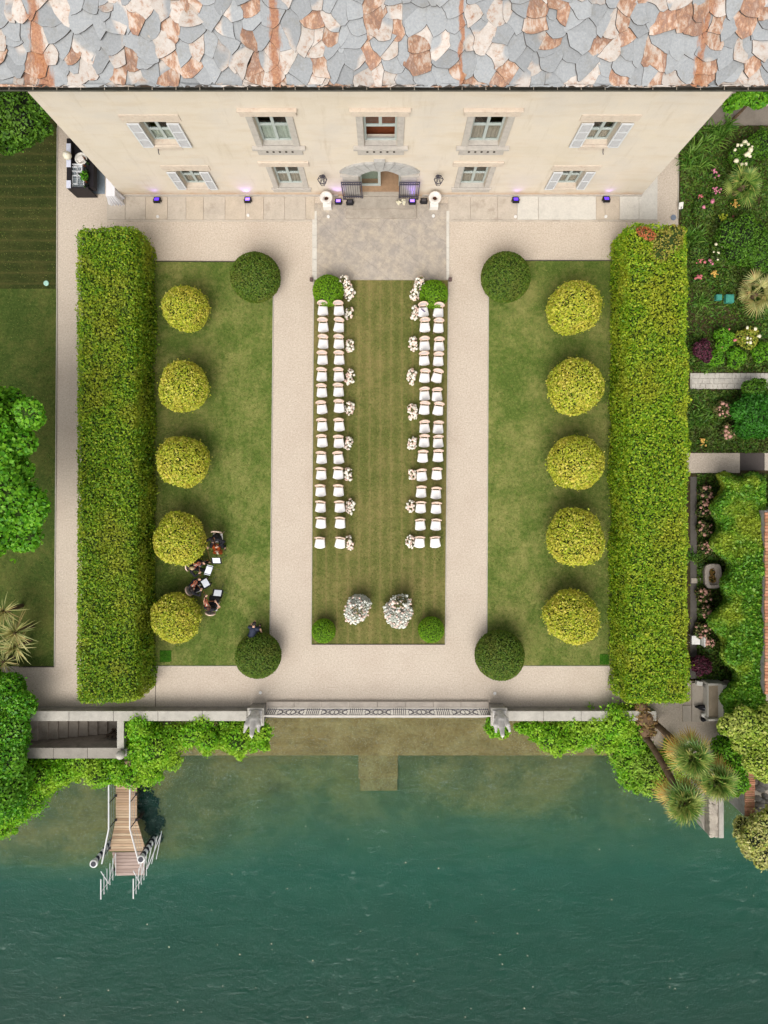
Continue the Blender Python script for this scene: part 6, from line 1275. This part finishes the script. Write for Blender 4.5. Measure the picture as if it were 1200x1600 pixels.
for k in range(16):
    c = P(r.uniform(131, 137), 232+k*4.1, .95); e = empty('bottle', (c.x+.06, c.y, .9), 0, ['green', 'amber', 'dark'][k % 3]+' glass bottle on the bar, '+['farthest back', 'second from the back', 'third from the back', 'fourth from the back', 'fifth from the back', 'nearest the front'][k//3]+' of its colour', 'bottle', ['green bottles on the bar', 'amber bottles on the bar', 'dark bottles on the bar'][k % 3])
    MB().lathe([(.04, 0), (.042, .18), (.015, .25), (.014, .31), (.005, .315)], seg=10).build('glass', BOT[k % 3], e, smooth=True)
e = foliage('herb_pot', [((0, 0, .12), (.16, .2, .14))], 600, .08, [L_LAUREL, CORED], None, seed=71); e.location = P(133, 277, 1.0); tag(e, 'bright green herbs among the bottles on the bar', 'herbs')
c = P(126, 247, 1.0); e = empty('ice_bucket', (c.x, c.y, .78), 0, 'large white bowl with folded napkins on the bar', 'bowl'); MB().lathe([(.15, 0), (.26, .12), (.28, .2), (.24, .2), (.2, .1), (.02, .08)], seg=20).build('bowl', WHITE, e, smooth=True); MB().box(-.16, .12, -.14, .1, .14, .24, Matrix.Rotation(.5, 4, 'Z')).build('napkins', WSTONE, e, bevel=.03)
c = P(104, 242, 1.5); e = empty('globe_lamp', (c.x, c.y, 0), 0, 'cream globe lamp on a thin stand beside the bar', 'lamp'); MB().cap((0, 0, 0), (0, 0, 1.3), .015, .015, 6, 0).build('stand', IRON, e); MB().ell((0, 0, 1.45), .19, 20, 12).build('globe', plain('cream globe', '#d9d2bd', .3), e, smooth=True); MB().lathe([(.16, 0), (.16, .02), (.02, .03)], seg=18).build('foot', IRON, e); MB().ell((.03, .0, 1.62), (.06, .06, .03)).build('cap', WHITE, e)
slab('bar_mat', 138, 164, 256, 303, .0, .02, plain('blue grey mat', '#7b8690', .8), kind='structure')
# white cloth over a table at the corner
tb = empty('draped_table', P(180, 292, .4)-Vector((0, 0, .4)), 0, 'table under a long white cloth at the left foot of the villa', 'table'); m = MB(); zt_ = .8
pts = [P(165, 275, zt_), P(165, 306, zt_), P(181, 306, zt_), P(181, 275, zt_)]; c = tb.location; a0, a1, b0, b1 = pts[0].x-c.x, WY*0+XL-.06-c.x, pts[1].y-c.y, pts[0].y-c.y+.2; n = 60; vs = []; ring = []
def peri(t, o):
    per = [(a0-o, b1+o), (a0-o, b0-o), (a1+o, b0-o), (a1+o, b1+o)]; q = t*4; k = int(q) % 4; f = q-int(q); x = per[k][0]*(1-f)+per[(k+1) % 4][0]*f; y = per[k][1]*(1-f)+per[(k+1) % 4][1]*f; return x, y
for z_, o, am in ((zt_, -.02, 0), (zt_-.02, .0, 0), (.4, .06, .03), (.03, .12, .06)):
    for k in range(n): x, y = peri(k/n, o+am*sin(k*1.9)); vs.append((x, y, z_))
m.add(vs, [(i*n+k, (i+1)*n+k, (i+1)*n+(k+1) % n, i*n+(k+1) % n) for i in range(3) for k in range(n)]+[tuple(range(n))[::-1]]); m.f[-1] = tuple(range(n)); m.build('cloth', plain('white linen', '#d6d4d6', .85, 0, .03), tb, smooth=False)
for a in (a0+.08, a1-.08):
    for b in (b0+.08, b1-.08): MB().cap((a, b, 0), (a, b, zt_-.03), .02, .02, 6, 0).build('leg', IRON, tb)
lobw = [(P(a, b, -2.2).x, P(a, b, -2.2).y, rr) for a, b, rr in ((226, 1228, .42), (230, 1250, .5), (234, 1272, .5), (238, 1294, .42), (224, 1262, .4), (244, 1310, .3), (248, 1284, .3), (240, 1255, .35))]
o = foliage('dark_reflection', [((x, y, -2.35), (q, q*1.1, .35)) for x, y, q in lobw], 260, .12, [leafmat('reflection', ['#141c0c', '#1c2610', '#0f160a'], None, 1, .1), plain('weed bed', '#10150a', .95)], None, seed=91, rough=.3, depth=.3); tag(o, 'dark leafy patch added under the water to imitate dark reflections right of the jetty', 'water weed', kind='stuff')  # dark leaf mass added under the water to imitate dark reflections
# tufts of grass give the lawns a nap
gp = []
for (x0, x1, y0, y1, d) in [(232, 425, 411, 1039, 240), (765, 952, 411, 1039, 240), (491, 696, 440, 1005, 200), (-60, 87, 200, 1040, 60)]:
    A = rect(x0, x1, y0, y1); n = int((A[1]-A[0])*(A[3]-A[2])*d); gp.append(np.stack([RNG.uniform(A[0], A[1], n), RNG.uniform(A[2], A[3], n), np.full(n, .02)], 1))
gp = np.concatenate(gp); n = len(gp); a = RNG.uniform(0, 6.28, n); d = np.stack([np.cos(a), np.sin(a), a*0], 1); s_ = np.stack([-np.sin(a), np.cos(a), a*0], 1); L = RNG.uniform(.03, .07, n)[:, None]
V = np.stack([gp-s_*.012, gp+s_*.012, gp+d*L*.6+np.array([0, 0, 1])*L*.8], 1).reshape(-1, 3); T = np.arange(3*n).reshape(-1, 3)
tag(raw_mesh('grass', V, T, None, [leafmat('grass blade', ['#43601c', '#567426', '#728636', '#8c8a48', '#364f16'], '#86804a', .5, .2)]), 'short mown grass growing over the lawns', 'grass', kind='stuff')
S.cycles.max_bounces = 6; S.cycles.transparent_max_bounces = 8
